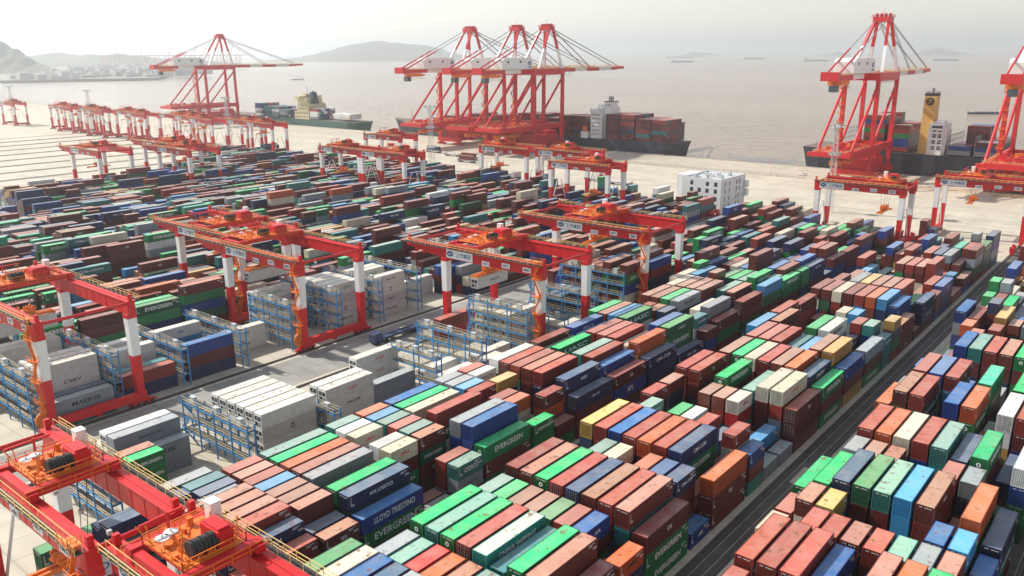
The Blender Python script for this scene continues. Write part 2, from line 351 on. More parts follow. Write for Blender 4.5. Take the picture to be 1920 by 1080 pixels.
# ---------------------------------------------------------------- containers
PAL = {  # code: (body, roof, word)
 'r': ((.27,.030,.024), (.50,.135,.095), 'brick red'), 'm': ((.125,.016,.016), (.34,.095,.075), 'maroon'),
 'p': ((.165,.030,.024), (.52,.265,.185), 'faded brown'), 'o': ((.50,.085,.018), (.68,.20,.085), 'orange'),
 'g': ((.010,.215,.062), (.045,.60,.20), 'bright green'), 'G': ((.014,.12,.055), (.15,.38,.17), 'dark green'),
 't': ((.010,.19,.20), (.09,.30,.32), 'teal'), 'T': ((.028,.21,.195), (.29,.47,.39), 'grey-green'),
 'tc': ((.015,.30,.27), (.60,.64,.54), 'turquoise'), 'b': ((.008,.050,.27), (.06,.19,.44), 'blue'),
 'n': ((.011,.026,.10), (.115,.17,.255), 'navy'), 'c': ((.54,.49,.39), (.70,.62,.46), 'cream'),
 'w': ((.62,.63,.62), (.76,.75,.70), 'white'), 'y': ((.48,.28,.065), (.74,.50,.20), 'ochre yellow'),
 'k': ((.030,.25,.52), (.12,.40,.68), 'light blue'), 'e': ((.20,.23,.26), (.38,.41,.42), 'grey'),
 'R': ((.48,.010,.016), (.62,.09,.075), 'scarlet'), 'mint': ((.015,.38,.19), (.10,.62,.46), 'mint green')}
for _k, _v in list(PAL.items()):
    if _k not in 'cwe': PAL[_k] = (tuple(c*.72 for c in _v[0]), _v[1], _v[2])  # wall colours darkened to deepen their shade, roofs left as they are
def cont_mesh(L, H, name):
    """open-topped steel box with pressed corrugations on its four walls"""
    mb = MB(); W = W20; z0, z1 = .015, H-.015
    post = .16
    for x in (0, L-post):
        for y in (-W, -post): mb.box(x, x+post, y, y+post, z0, z1)
    for y in (-W, -.10):
        mb.box(post, L-post, y, y+.10, z0, z0+.17); mb.box(post, L-post, y, y+.10, z1-.12, z1)
    for x in (0, L-.10):
        mb.box(x, x+.10, -W+post, -post, z0, z0+.17); mb.box(x, x+.10, -W+post, -post, z1-.14, z1)
    def corr(p0, p1, out, per, amp):
        d = Vector(p1)-Vector(p0); n = max(4, round(d.length/per)); o = Vector(out)
        st = []
        for i in range(n):
            for f, a in ((0,0),(.25,0),(.37,1),(.87,1)):
                st.append((Vector(p0)+d*((i+f)/n) - o*amp*a))
        st.append(Vector(p1)); n0 = len(mb.v)
        for c in st: mb.v.append((c.x, c.y, z0+.17)); mb.v.append((c.x, c.y, z1-.13))
        for i in range(len(st)-1): mb.f.append((n0+2*i, n0+2*i+2, n0+2*i+3, n0+2*i+1)); mb.m.append(0)
    corr((post,-W+.02,0), (L-post,-W+.02,0), (0,-1,0), .29, .045)
    corr((L-post,-.02,0), (post,-.02,0), (0,1,0), .29, .045)
    corr((.02,-post,0), (.02,-W+post,0), (-1,0,0), .265, .07)
    corr((L-.02,-W+post,0), (L-.02,-post,0), (1,0,0), .265, .07)
    return mb.mesh(name, [MT['paint']])
def roof_mesh(L, H):
    mb = MB(); W = W20; z = H-.03
    c = .14
    mb.prism([(.05,-W+.05),(L-.05,-W+.05),(L-.05,-.05),(.05,-.05)], 'z', z-.03, z)
    for x in (.02, L-.02-.2):
        for y in (-W+.02, -.02-.18): mb.box(x, x+.2, y, y+.18, z-.05, z+.012)   # corner castings
    return mb.mesh('roof', [MT['roof']])
def door_mesh(H):
    mb = MB(); W = W20
    for k in (.42, .86, 1.55, 2.0):
        mb.tube((-.055,-k,.18), (-.055,-k,H-.18), .026, 6)
        for z in (.35, H*.5, H-.4): mb.box(-.06, .0, -k-.07, -k+.07, z, z+.10)
        mb.box(-.075, -.05, -k-.02, -k+.30, 1.05, 1.10)
    mb.box(-.03, .0, -W/2-.015, -W/2+.015, .2, H-.2)
    return mb.mesh('door', [MT['grey']])
CM = {}
def cm(code, hs):
    key = (code, hs)
    if key not in CM:
        L = L20 if code == '2' else L40; H = (2.9 if code == 'H' else 2.591)*hs
        CM[key] = dict(L=L, H=H, body=cont_mesh(L, H, 'shipping_container'), roof=roof_mesh(L, H), door=door_mesh(H))
    return CM[key]
def logo_ring():
    mb = MB(); n = 16
    for i in range(n):
        a, b_ = 2*math.pi*i/n, 2*math.pi*(i+1)/n
        mb.quad([(0,.34*math.cos(a),.34*math.sin(a)),(0,.34*math.cos(b_),.34*math.sin(b_)),(0,.21*math.cos(b_),.21*math.sin(b_)),(0,.21*math.cos(a),.21*math.sin(a))])
    for i in range(5):
        a = 2*math.pi*i/5; mb.quad([(0,.07*math.cos(a),.07*math.sin(a)),(0,.2*math.cos(a+.2),.2*math.sin(a+.2)),(0,.2*math.cos(a-.2),.2*math.sin(a-.2))])
    return mb.mesh('logo', [MT['wink']])
LOGO = logo_ring()
def marks(L, H):
    mb = MB(); rn = random.Random(int(L*10)); y = -W20-.006
    for (x, z, n) in ((L-1.9,H-.42,9),(L-1.9,H-.62,5),(L-1.0,H*.62,5),(L-1.0,H*.55,6),(.35,H*.40,4),(.35,H*.33,5)):
        for i in range(n): mb.box(x+i*.15, x+i*.15+.09, y-.01, y, z, z+.13)
    for i in range(8): mb.box(.32, .44, y-.01, y, H*.45+i*.15, H*.45+i*.15+.09)
    x = -.008
    for (yy, z, n) in ((-W20+.35,H-.38,8),(-.9,H-.38,4)):
        for i in range(n): mb.box(x-.01, x, yy+i*.12, yy+i*.12+.07, z, z+.11)
    return mb.mesh('marking', [MT['wink']])
MARK = {}
TABLE = """M:-1,29,4S,r 0,-3,4H,c 0,-1,42,e 0,0,4H,g 0,2,42,T 0,3,4H,m 0,6,4H,y 0,9,42,r 0,10,42,p 0,11,4H,r 0,16,4H,k 0,18,4H,r 0,20,4S,m 0,22,4H,m 0,32,4S,b 1,-3,4H,b 1,-1,42,T 1,0,4H,T 1,2,42,g 1,3,4H,p 1,6,4H,r 1,8,42,T 1,11,4H,r 1,13,4H,p 1,15,4H,r 1,17,4H,p 1,22,4H,m 2,-3,4H,n 2,-1,42,R 2,0,4H,g 2,2,42,p 2,3,4H,g 2,5,42,T 2,6,4H,b 2,9,32,g 2,13,4H,g 2,15,4H,r 2,22,4H,c 2,24,4H,e 2,32,4S,r 2,35,4S,b 3,-3,4H,e 3,-1,42,o 3,0,4H,r 3,2,42,p 3,3,4H,r 3,5,42,c 3,6,4H,r 3,9,32,w 3,10,42,p 3,11,4H,g 3,13,4H,c 3,15,4H,r 3,22,4H,m 3,24,4H,y 3,29,4S,p 4,-1,42,p 4,0,4H,tc 4,2,42,G 4,3,4H,n 4,6,4H,o 4,10,42,p 4,13,4H,r 4,15,4S,t 4,17,4H,g 4,20,42,c 4,22,4H,r 4,24,4H,p 4,29,4S,r 4,32,4S,r 5,-1,42,T 5,0,4S,t 5,2,42,r 5,3,4H,p 5,5,42,o 5,6,4H,r 5,8,42,r 5,10,42,c 5,11,4S,T 5,13,4H,p 5,15,4S,k 5,17,4H,w 5,20,42,k 5,22,4H,o 5,24,4H,p 5,29,4S,p 5,32,4S,n 6,0,4H,g 6,2,42,b 6,3,4H,r 6,5,42,b 6,6,4H,n 6,11,4H,c 6,13,4H,o 6,15,4H,p 6,18,32,n 6,19,42,r 6,22,4H,k 6,29,4H,r 6,32,4S,e 7,0,4H,p 7,3,4H,p 7,5,42,w 7,8,42,r 7,11,4H,c 7,13,4S,n 7,15,4H,y 7,19,42,T 7,22,4S,b 7,27,3H,r 8,0,3H,m 8,2,32,o 8,3,3H,m 8,6,3H,o 8,8,32,b 8,10,12,e 8,11,3H,m 8,13,3H,g 8,15,3H,b 8,17,3H,e 8,19,32,t 8,20,42,y 8,21,3S,m 8,24,3H,n 8,27,3H,b
C:-1,5,32,c -1,6,32,r -1,7,3H,g -1,13,3H,o -1,15,32,e -1,17,32,b -1,27,32,g -1,28,42,g 0,2,42,r 0,3,4H,r 0,6,42,p 0,7,4S,g 0,9,42,e 0,10,4H,r 0,13,4H,p 0,15,4H,r 0,21,42,o 0,25,3S,c 0,28,42,e 1,-1,4H,p 1,3,4H,r 1,5,42,r 1,6,42,y 1,7,4H,n 1,9,42,p 1,10,4H,o 1,13,4H,r 1,15,4H,b 1,18,4H,b 1,20,42,r 2,3,4H,r 2,5,42,r 2,7,4H,G 2,9,42,p 2,10,4H,c 2,15,4H,r 2,18,4H,T 2,21,42,r 2,22,4H,y 3,0,4H,p 3,3,4S,b 3,5,42,p 3,7,4H,T 3,10,4H,r 3,13,4H,b 3,18,4H,r 4,5,42,r 4,7,4H,k 4,10,4H,T 4,13,4H,o 4,15,4H,mint 4,18,4H,p 5,0,4S,o 5,3,4H,p 5,5,42,T 5,7,4H,p 5,9,42,r 5,10,4S,n 5,18,4H,g 6,3,4H,o 6,5,42,e 6,6,42,b 6,9,42,e 6,10,4H,g 6,13,4H,c 6,15,4H,g 7,3,4H,g 7,5,42,p 7,6,42,k 7,7,4H,o 7,13,4H,r 8,6,32,b 8,7,3H,n 8,10,4H,w
N:0,-5,3H,G 0,-3,4S,e 1,-1,42,r 1,0,4S,T 1,2,42,T 1,3,42,o 1,4,4S,b 1,6,42,e 1,7,42,r 1,14,4H,g 2,-1,42,p 2,0,4S,g 2,2,42,w 2,3,42,k 2,4,4S,g 2,6,42,e 2,7,42,w 2,8,4H,w 2,10,4H,m 2,12,4H,b 2,14,4H,p 2,17,4H,p 2,19,4H,c 2,21,4H,k 2,29,4H,n 2,33,4H,g 3,-3,4S,e 3,-1,42,r 3,0,4S,o 3,2,42,c 3,3,42,T 3,4,4S,c 3,6,42,k 3,8,4H,r 3,10,4S,G 3,12,4S,b 3,14,4H,k 3,16,42,r 3,17,4H,p 3,19,4H,p 3,24,4S,c 3,26,4S,n 4,-3,4H,p 4,-1,42,k 4,0,4S,p 4,3,42,r 4,6,42,r 4,7,42,y 4,8,4H,r 4,10,4H,g 4,12,4H,r 4,14,4H,G 4,16,42,p 4,17,4H,g 4,19,4H,p 4,22,4S,G 4,26,4H,n 4,29,4H,n 4,34,4S,c 5,-3,4H,p 5,-1,42,p 5,0,4S,e 5,2,42,w 5,3,42,T 5,4,4H,r 5,8,4H,p 5,12,4H,r 5,16,42,n 5,17,4H,e 5,19,4H,p 5,22,4S,g 6,-3,4H,p 6,-1,42,p 6,2,42,c 6,3,42,p 6,6,42,r 6,8,4H,r 6,10,4H,T 6,12,4H,r 6,20,4S,T 6,22,4S,T 7,-3,4H,r 7,-1,42,p 7,0,4S,g 7,4,4H,e 7,6,42,o 7,10,4H,r 7,12,4S,c 7,14,4H,b 7,17,4S,c 7,20,4S,p 7,22,4H,g 7,24,4H,b 7,29,4H,r 8,-5,3H,w 8,-3,4S,n 8,-1,32,n 8,0,4S,e 8,3,32,r 8,4,4H,b 8,7,42,m 8,8,4H,e 8,10,4S,b 8,12,4H,o 8,14,4H,G 8,16,42,t 8,17,4H,e 8,26,4H,b 8,29,4H,p 9,-5,3H,m 9,-3,3H,r 9,-1,32,p 9,0,3S,b 9,3,32,T 9,4,3H,g 9,6,32,g 9,8,3H,n 9,10,3H,m 9,12,3H,n 9,14,2H,n 9,16,32,m 9,17,3H,m 9,19,4S,m 9,23,4S,g 9,26,4S,n 9,29,3H,m
"""
SPEC = {}
for ln_ in TABLE.strip().splitlines():
    b_, rest = ln_.split(':')
    for it in rest.split():
        r, k, nc, col = it.split(','); SPEC[(b_, int(r), int(k))] = (int(nc[0]), nc[1], col)
# colours of the boxes under the top one, where the photo shows them (top first)
UNDER = {('N',9,0):'b g m', ('N',8,0):'n G m m', ('N',7,0):'g G m m', ('M',8,0):'m m g g', ('M',8,3):'m g g m', ('M',4,0):'tc t m m', ('M',7,3):'p t m g', ('M',5,3):'p r m n', ('M',6,3):'r m b m',
 ('M',6,6):'n g g m', ('M',8,6):'o m m', ('M',8,8):'b m T', ('M',8,11):'m m m', ('M',8,13):'g m g', ('M',7,11):'c r e e', ('M',6,11):'c m m m', ('M',8,15):'b m y', ('M',8,17):'e m g', ('M',8,19):'t t t', ('M',5,10):'c R T g',
 ('M',4,10):'p r t g', ('M',3,10):'p m g b', ('M',7,5):'n m m e', ('M',8,21):'p m m', ('M',8,24):'n n m', ('M',8,27):'b n n', ('N',9,4):'g m G', ('N',8,4):'b b b m', ('N',7,4):'e b b m', ('N',9,3):'T e m', ('N',8,7):'m o b m',
 ('N',9,6):'g g m', ('N',9,8):'n m m', ('N',9,10):'m b m', ('N',8,8):'n m n m', ('N',9,12):'n n m', ('N',8,14):'G g g m', ('N',9,16):'m b m', ('N',9,17):'m g m', ('N',7,22):'g g g m', ('N',9,23):'g g m n', ('N',7,24):'b b m n', ('N',9,26):'n n m m',
 ('N',8,29):'p b n m', ('N',9,29):'m b n', ('C',4,10):'T t m b', ('C',6,10):'g m b m', ('C',3,10):'r b m m', ('C',2,10):'c n m b', ('C',2,7):'G m r b', ('C',3,7):'T m r b', ('C',4,7):'k k b m', ('C',5,7):'p r m b', ('C',4,13):'o g m m', ('C',4,15):'mint g m n', ('C',3,13):'b m n m', ('C',6,13):'w w y r', ('C',5,18):'g m g n', ('C',4,18):'p m n m'}
TEXT = {('N',9,0,0):('LLOYD TRIESTINO','w',8.2,1.0), ('N',9,0,1):('EVERGREEN','w',8.4,1.15), ('N',8,0,0):('NYK LOGISTICS','w',4.6,.6), ('M',4,0,0):('CHINA SHIPPING','w',7.6,.85), ('M',7,5,0):('CMA CGM','w',3.4,.55), ('M',7,13,0):('FYFY','w',4.2,.9),
 ('M',8,15,0):('MAERSK','d',5.6,.85), ('N',9,10,1):('APL','w',2.6,1.2), ('N',9,12,0):('CMA CGM','w',6.0,.85), ('N',8,14,0):('UASC','w',3.2,.5), ('N',8,14,1):('EVERGREEN','w',7.6,1.1), ('N',9,3,0):('COSCO','w',3.4,.8), ('N',9,3,1):('COSCO','d',3.4,.8), ('N',2,7,0):('COSCO','d',4.0,.8),
 ('N',8,8,0):('AEGEO','w',2.2,.6), ('N',7,24,0):('APL','w',2.6,1.2), ('N',2,12,0):('ITALIA','w',4.2,.9), ('N',4,14,0):('UASC','w',8.4,1.0), ('N',4,10,0):('UASC','w',8.4,1.0), ('M',5,17,0):('MAERSK','d',6.2,.9), ('N',9,8,0):('CMA CGM','w',2.6,.45),
 ('N',9,29,1):('APL','w',2.4,1.2), ('M',8,13,0):('EVERGREEN','w',7.4,1.1), ('N',8,16,0):('CHINA SHIPPING','w',4.4,.6)}
AUTO = {'g':('EVERGREEN','w',.9), 'G':('EVERGREEN','w',.45), 'b':('APL','w',.3), 'n':('CMA CGM','w',.6), 'e':('MAERSK','d',.25), 'T':('CHINA SHIPPING','w',.35), 't':('CHINA SHIPPING','w',.4), 'tc':('CHINA SHIPPING','w',1), 'c':('OOCL','r',.35), 'o':('HAPAG','d',.25), 'r':('TEX','w',.12), 'm':('CAI','w',.15), 'p':('TRITON','w',.12)}
WTS = dict(r=.10, m=.25, p=.13, b=.10, n=.14, g=.09, G=.05, t=.04, T=.03, e=.06, c=.03, o=.02, k=.02, w=.01, y=.01, mint=.01)
def rcol(rnd): return rnd.choices(list(WTS), list(WTS.values()))[0]

STK = []     # every stack: block key, y-left, x, row, bay, code, hs, [colours top first], specified
def yard():
    occ = {}
    names = [('D', 1.64, 1.05), ('C', 36.54, 1.05), ('M', 74.49, 1.), ('N', 112.2, 1.), ('L', 147.1, 1.), ('K', 195.5, 1.)]
    for i in range(10): names.append(('J%d' % i, 195.5+PER*(i+1), 1.))
    for (b_, yl, hs) in names:
        rnd = random.Random(b_)
        rows = range(-1, 9) if b_ in 'MCD' else range(0, 10)
        x0 = BLK.get(b_, {}).get('x0', 68.0)
        kmin, kmax = {'D': (4, 22), 'C': (-1, 37), 'M': (-5, 38), 'N': (-6, 40), 'L': (19, 40), 'K': (17, 41)}.get(b_, (-4, 41))
        if b_[0] == 'J':
            j = int(b_[1]); kmax = [41,40,41,40,43,44,44,43,43,44][j]; kmin = [-6,-5,-3,0,3,8,12,21,30,37][j]
        used = {}
        for (bb, r, k), (n, code, col) in SPEC.items():
            if bb != b_: continue
            for q in range(1 if code == '2' else 2): used[(r, k+q)] = 1
        for (bb, r, k), (n, code, col) in SPEC.items():
            if bb != b_: continue
            u = UNDER.get((b_, r, k)); cols = u.split() if u else [col]
            while len(cols) < n: cols.append(rcol(rnd))
            STK.append([b_, yl-PR*r, x0+PX*k, r, k, code, hs, cols[:n], True])
        near = {'M': 23, 'N': 20, 'C': 22, 'D': 99}.get(b_, -99)
        base = {}
        for r in rows:
            k = kmin
            while k <= kmax:
                if (r, k) in used: k += 1; continue
                two = (r, k+1) not in used and k+1 <= kmax and rnd.random() < .86
                if b_ == 'D':
                    n = rnd.choice((2,3,3,4))
                elif k < near:
                    n = rnd.choice((0,1,1,2)) if r > -1 else rnd.choice((0,1,1))
                    if k < -1 and b_ == 'N' and r < 3: n = 4 if k > -5 else 2
                    if k < -1 and b_ == 'M': n = min(4, 3+(k > -4))
                else:
                    g_ = base.setdefault(k//2, rnd.choice((3,3,4,4,2)))
                    n = max(0, g_ - rnd.choice((0,0,0,1,1,2)) + rnd.choice((0,0,0,0,1)))
                    if b_ in ('C', 'D') and k > 24: n = min(n, rnd.choice((1,2,3,4)))
                    if b_[0] == 'J' and k > kmax-4: n = max(0, n-rnd.choice((0,1,2)))
                    if k > kmax-8 and b_ in 'CMN': n = max(0, n-rnd.choice((0,0,1,2)))
                    if b_ == 'J4' or b_ == 'J5': n = min(n, 3)
                    if b_ in ('J7', 'J8', 'J9'): n = min(n, rnd.choice((1,2,3)))
                    if b_ == 'L' and k < 22: n = 5 if r > 1 else n
                n = min(n, 5)
                if n: STK.append([b_, yl-PR*r, x0+PX*k, r, k, ('H' if rnd.random() < .55 else 'S') if two else '2', hs, [rcol(rnd) for _ in range(n)], False])
                k += 2 if two else 1
yard()
def top_of(s): return sum((2.9 if s[5] == 'H' else 2.591)*s[6] for _ in s[7])
GRID = {}
for s in STK:
    for q in range(1 if s[5] == '2' else 2): GRID[(s[0], s[3], s[4]+q)] = s
Minv = M.inverted(); FPX = 1560.824
def project(p):
    q = Minv @ Vector(p)
    if q.z > -1: return None
    return (960 + FPX*q.x/-q.z, 540 - FPX*q.y/-q.z, -q.z)
BOX = []
for s in STK:
    b_, yl, x, r, k, code, hs, cols, sp = s
    L = L20 if code == '2' else L40; h = (2.9 if code == 'H' else 2.591)*hs; n = len(cols)
    rs = GRID.get((b_, r+1, k)); rt = top_of(rs) if rs else 0
    if code != '2':
        rs2 = GRID.get((b_, r+1, k+1)); rt = min(rt, top_of(rs2) if rs2 else 0)
    fs = GRID.get((b_, r, k-1)); ft = top_of(fs) if fs else 0
    for lv in range(n):                                     # lv 0 = top
        z = (n-1-lv)*h
        vis = 0
        if lv == 0: vis += L*W20*.5
        vis += L*max(0, min(h, z+h-rt))*.35 + W20*max(0, min(h, z+h-ft))*.5
        c = project((x+L/2, yl-W20/2, z+h)); area = 0
        if c and -60 < c[0] < 1980 and -20 < c[1] < 1120: area = vis/(c[2]**2)
        txt = TEXT.get((b_, r, k, lv)); rn = random.Random(hash((r*7+k*131+lv*17+len(b_))) & 0xffff)
        if not txt and cols[lv] in AUTO and z+h-rt > h*.6 and rn.random() < AUTO[cols[lv]][2]:
            a = AUTO[cols[lv]]; wd = {'EVERGREEN': 7.4, 'CHINA SHIPPING': 7.4, 'CMA CGM': 4.2, 'APL': 2.5, 'MAERSK': 6.0, 'OOCL': 3.2, 'HAPAG': 3.4, 'TEX': 1.2, 'CAI': 1.2, 'TRITON': 1.8}[a[0]]
            if code == '2': wd = min(wd*.62, 4.2)
            txt = (a[0], a[1], wd, {'EVERGREEN': 1.0, 'CHINA SHIPPING': .8, 'APL': 1.1}.get(a[0], .7) if code != '2' else .6)
        BOX.append(dict(s=s, lv=lv, z=z, h=h, L=L, col=cols[lv], area=area, txt=txt, n=n, rt=rt))
BOX.sort(key=lambda q: -q['area'])
LIM = 290
INK = {'w': MT['wink'], 'd': MT['ink'], 'r': MT['rink']}
BNAME = {'M': 'block left of the dark rail lane', 'C': 'block right of the dark rail lane', 'N': 'block beside the reefer racks', 'L': 'block behind the racks', 'K': 'block past the service road', 'D': 'rightmost block'}
ORD = ['zeroth','first','second','third','fourth','fifth','sixth','seventh','eighth','ninth','tenth']
used_labels = set()
def wnum(i): return ['zero','one','two','three','four','five','six','seven','eight','nine','ten','eleven','twelve','thirteen','fourteen','fifteen','sixteen','seventeen','eighteen','nineteen','twenty','twenty-one','twenty-two','twenty-three','twenty-four','twenty-five','twenty-six','twenty-seven','twenty-eight','twenty-nine','thirty','thirty-one','thirty-two','thirty-three','thirty-four','thirty-five','thirty-six','thirty-seven','thirty-eight','thirty-nine','forty'][i]
def clabel(q):
    s = q['s']; b_, yl, x, r, k, code, hs, cols, sp = s
    cw = PAL[q['col']][2]; size = 'short' if code == '2' else 'long'
    blk = {'M': 'left of the dark rail lane', 'C': 'right of the dark rail lane', 'D': 'in the rightmost block', 'N': 'in the block beside the reefer racks', 'L': 'behind the reefer racks'}.get(b_, 'past the service road')
    lt = GRID.get((b_, r-1, k)); rt = GRID.get((b_, r+1, k)); bk = GRID.get((b_, r, k+(1 if code == '2' else 2)))
    lc = PAL[lt[7][0]][2] if lt else None; rc = PAL[rt[7][0]][2] if rt else None; bc = PAL[bk[7][0]][2] if bk else None
    lett = ' lettered' if q['txt'] else ''
    opts = []
    if q['lv'] == 0:
        if lc and rc: opts.append(f"{size} {cw}{lett} container between {lc} and {rc} stacks, {blk}")
        if lc and bc: opts.append(f"{size} {cw}{lett} container beside {lc}, in front of {bc}, {blk}")
        lvw = 'top'
    else:
        up = PAL[cols[q['lv']-1]][2]
        opts.append(f"{size} {cw}{lett} container under {'the top' if q['lv']==1 else 'a'} {up} one, {blk}")
        lvw = 'level ' + wnum(q['n']-q['lv'])
    side = {'M': 'left of rail lane', 'C': 'right of rail lane', 'D': 'rightmost block', 'N': 'block beside racks', 'L': 'block behind racks'}.get(b_, 'past service road')
    opts = [o_ for o_ in opts if len(o_.split()) <= 16]
    opts.append(f"{size} {cw} container, {lvw}, {side}, row {wnum(max(0,r+1))}, bay {wnum(max(0,k+6))}")
    for o_ in opts:
        if 4 <= len(o_.split()) <= 16 and o_ not in used_labels: used_labels.add(o_); return o_
    used_labels.add(opts[-1]); return opts[-1]
far = MB(); farc = []
def far_box(x, y, z, L, h, col, txt=None):
    jit = .85+.3*random.random(); body = tuple(c*jit for c in PAL[col][0]); roof = tuple((c*.75+d_*.25)*jit for c, d_ in zip(PAL[col][1], (.56,.50,.44)))  # pale tone mixed into distant roofs stands in for sun sheen
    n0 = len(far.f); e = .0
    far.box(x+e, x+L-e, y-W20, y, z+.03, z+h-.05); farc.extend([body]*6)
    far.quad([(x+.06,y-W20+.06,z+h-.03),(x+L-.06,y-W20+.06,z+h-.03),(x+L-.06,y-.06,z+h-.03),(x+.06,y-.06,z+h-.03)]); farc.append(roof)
    if txt:
        V, F, asp = text_mesh(txt[0], .004, 1); ic = {'w': (.78,.78,.76), 'd': (.02,.02,.03), 'r': (.6,.02,.03)}[txt[1]]
        n = len(far.v)
        far.v += [(x+L/2+u*txt[2], y-W20-.02-zz, z+h*.55+v*txt[3]) for (u, v, zz) in V]
        for f in F: far.f.append(tuple(i+n for i in f)); far.m.append(0); farc.append(ic)
cnt = 0; random.seed(11); ntx = 0
for q in BOX:
    s = q['s']; b_, yl, x, r, k, code, hs, cols, sp = s
    body, roof, word = PAL[q['col']]
    if cnt < LIM and q['area'] > 0:
        cnt += 1
        d = cm(code, hs); jx = (random.random()-.5)*.10; jy = (random.random()-.5)*.08
        v = .82+.36*random.random(); hv = [(.93+.14*random.random()) for _ in range(3)]
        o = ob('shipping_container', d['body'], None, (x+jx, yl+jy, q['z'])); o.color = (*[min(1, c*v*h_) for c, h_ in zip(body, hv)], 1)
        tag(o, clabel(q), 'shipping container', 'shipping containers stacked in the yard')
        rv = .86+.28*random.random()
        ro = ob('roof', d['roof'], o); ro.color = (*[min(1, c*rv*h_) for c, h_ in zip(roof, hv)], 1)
        if q['txt']:
            t_ = q['txt']; a = ob('lettering', lettering(t_[0], t_[2], t_[3], '-y', INK[t_[1]], italic=.25 if t_[0] in ('OOCL',) else 0), o, (d['L']/2+.2, -W20-.012, d['H']*.56))
        if q['col'] not in 'cwe' and random.random() < .7:
            if (code, hs) not in MARK: MARK[(code, hs)] = marks(d['L'], d['H'])
            ob('marking', MARK[(code, hs)], o)
        if q['col'] == 'g': ob('logo', LOGO, o, (-.02, -W20/2, d['H']*.62))
        elif random.random() < .14: ob('door', d['door'], o, (.0, 0, 0))
    else:
        t_ = q['txt'] if (q['area'] > 0 and q['txt'] and ntx < 170) else None
        if t_: ntx += 1
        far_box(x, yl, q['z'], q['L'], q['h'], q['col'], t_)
far_me = far.mesh('stacked_containers', [MT['far']])
def colour_faces(me, cols):
    ca = me.color_attributes.new('Col', 'FLOAT_COLOR', 'CORNER'); arr = []
    for p, c in zip(me.polygons, cols): arr += [*c, 1.0]*p.loop_total
    ca.data.foreach_set('color', arr)
colour_faces(far_me, farc)
tag(ob('stacked_containers', far_me), 'hundreds more stacked containers filling the yard into the distance', 'shipping containers', kind='stuff')

# ---------------------------------------------------------------- refrigerated containers and their racks
def reefer_mesh(L, H):
    mb = MB(); W = W20
    mb.box(0, L, -W, 0, .015, H-.015)
    for x in (0, L-.16):
        for y in (-W-.012, -.16+.012): mb.box(x-.008, x+.168, y, y+.16, .03, H-.03)
    for y in (-W-.015, -.02): mb.box(.2, L-.2, y, y+.035, .03, .2); mb.box(.2, L-.2, y, y+.035, H-.17, H-.05)
    n = 44
    for i in range(n):
        x = .3+(L-.6)*i/n; mb.box(x, x+.08, -W-.018, -W, .25, H-.22)
    return mb.mesh('reefer_container', [MT['paint']])
def cool_mesh(H):
    mb = MB(); W = W20
    mb.box(-.02, 0, -W+.12, -.12, .12, H-.2, 0)
    mb.box(-.05, -.02, -W+.30, -.30, H*.52, H*.80, 1); mb.tube((-.06,-W*.5,H*.66),(-.03,-W*.5,H*.66), .30, 12, 2)
    mb.box(-.05, -.02, -W+.35, -W*.55, .35, H*.42, 2); mb.box(-.05, -.02, -W*.48, -.35, .35, H*.42, 1)
    return mb.mesh('cooling_unit', [MT['white'], MT['black'], MT['grey']])
RM = {c: (reefer_mesh(l, h), cool_mesh(h), l, h) for c, l, h in (('H', L40, 2.896), ('2', L20, 2.591))}
def roofR(L, H):
    mb = MB(); mb.prism([(.05,-W20+.05),(L-.05,-W20+.05),(L-.05,-.05),(.05,-.05)], 'z', H-.02, H+.0); return mb.mesh('roof', [MT['roof']])
RR = {'H': roofR(L40, 2.896), '2': roofR(L20, 2.591)}
rcount = [0]
def reefer(x, y, z, col, txt, label, code='H', cat='refrigerated container', rc=None, group='refrigerated containers beside the blue racks'):
    me, cu, L, H = RM[code]; v = .86+.22*random.random(); warm = random.random()
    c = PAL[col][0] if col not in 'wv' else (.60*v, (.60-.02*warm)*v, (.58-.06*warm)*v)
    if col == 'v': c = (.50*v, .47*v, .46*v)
    o = ob('reefer_container', me, None, (x, y, z)); o.color = (*c, 1)
    tag(o, label, cat, group)
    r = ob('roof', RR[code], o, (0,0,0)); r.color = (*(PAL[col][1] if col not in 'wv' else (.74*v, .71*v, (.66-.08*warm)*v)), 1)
    if col in 'wv' : ob('cooling_unit', cu, o)
    if txt:
        ink = {'d': MT['ink'], 'r': MT['rink'], 'w': MT['wink'], 'b': MT['bink'], 'g': bpy.data.materials.get('lettering_green') or mat('lettering_green', (.02,.30,.10), .6, dirt=0)}[txt[1]]
        ob('lettering', lettering(txt[0], txt[2], txt[3], '-y', ink), o, (L*.55, -W20-.03, H*.52))
    rcount[0] += 1
    return o
CMA = ('CMA CGM','d',3.6,.55); MSC = ('M\nSC','d',1.1,1.15); OO = ('OOCL','r',2.6,.6); ML = ('MAERSK LINE','d',4.4,.45); MK = ('MAERSK','d',6.0,.85); CS = ('CSAV','d',3.6,.75); ZI = ('ZIM','b',1.3,.55); CH = ('CHINA SHIPPING','g',5.2,.65); EV = ('EVERGREEN','g',5.2,.7); HS = ('HAMBURG SUD','d',5.2,.6)
def ryl(b_, r): return BLK[b_]['y'] - PR*r
R40 = 2.896
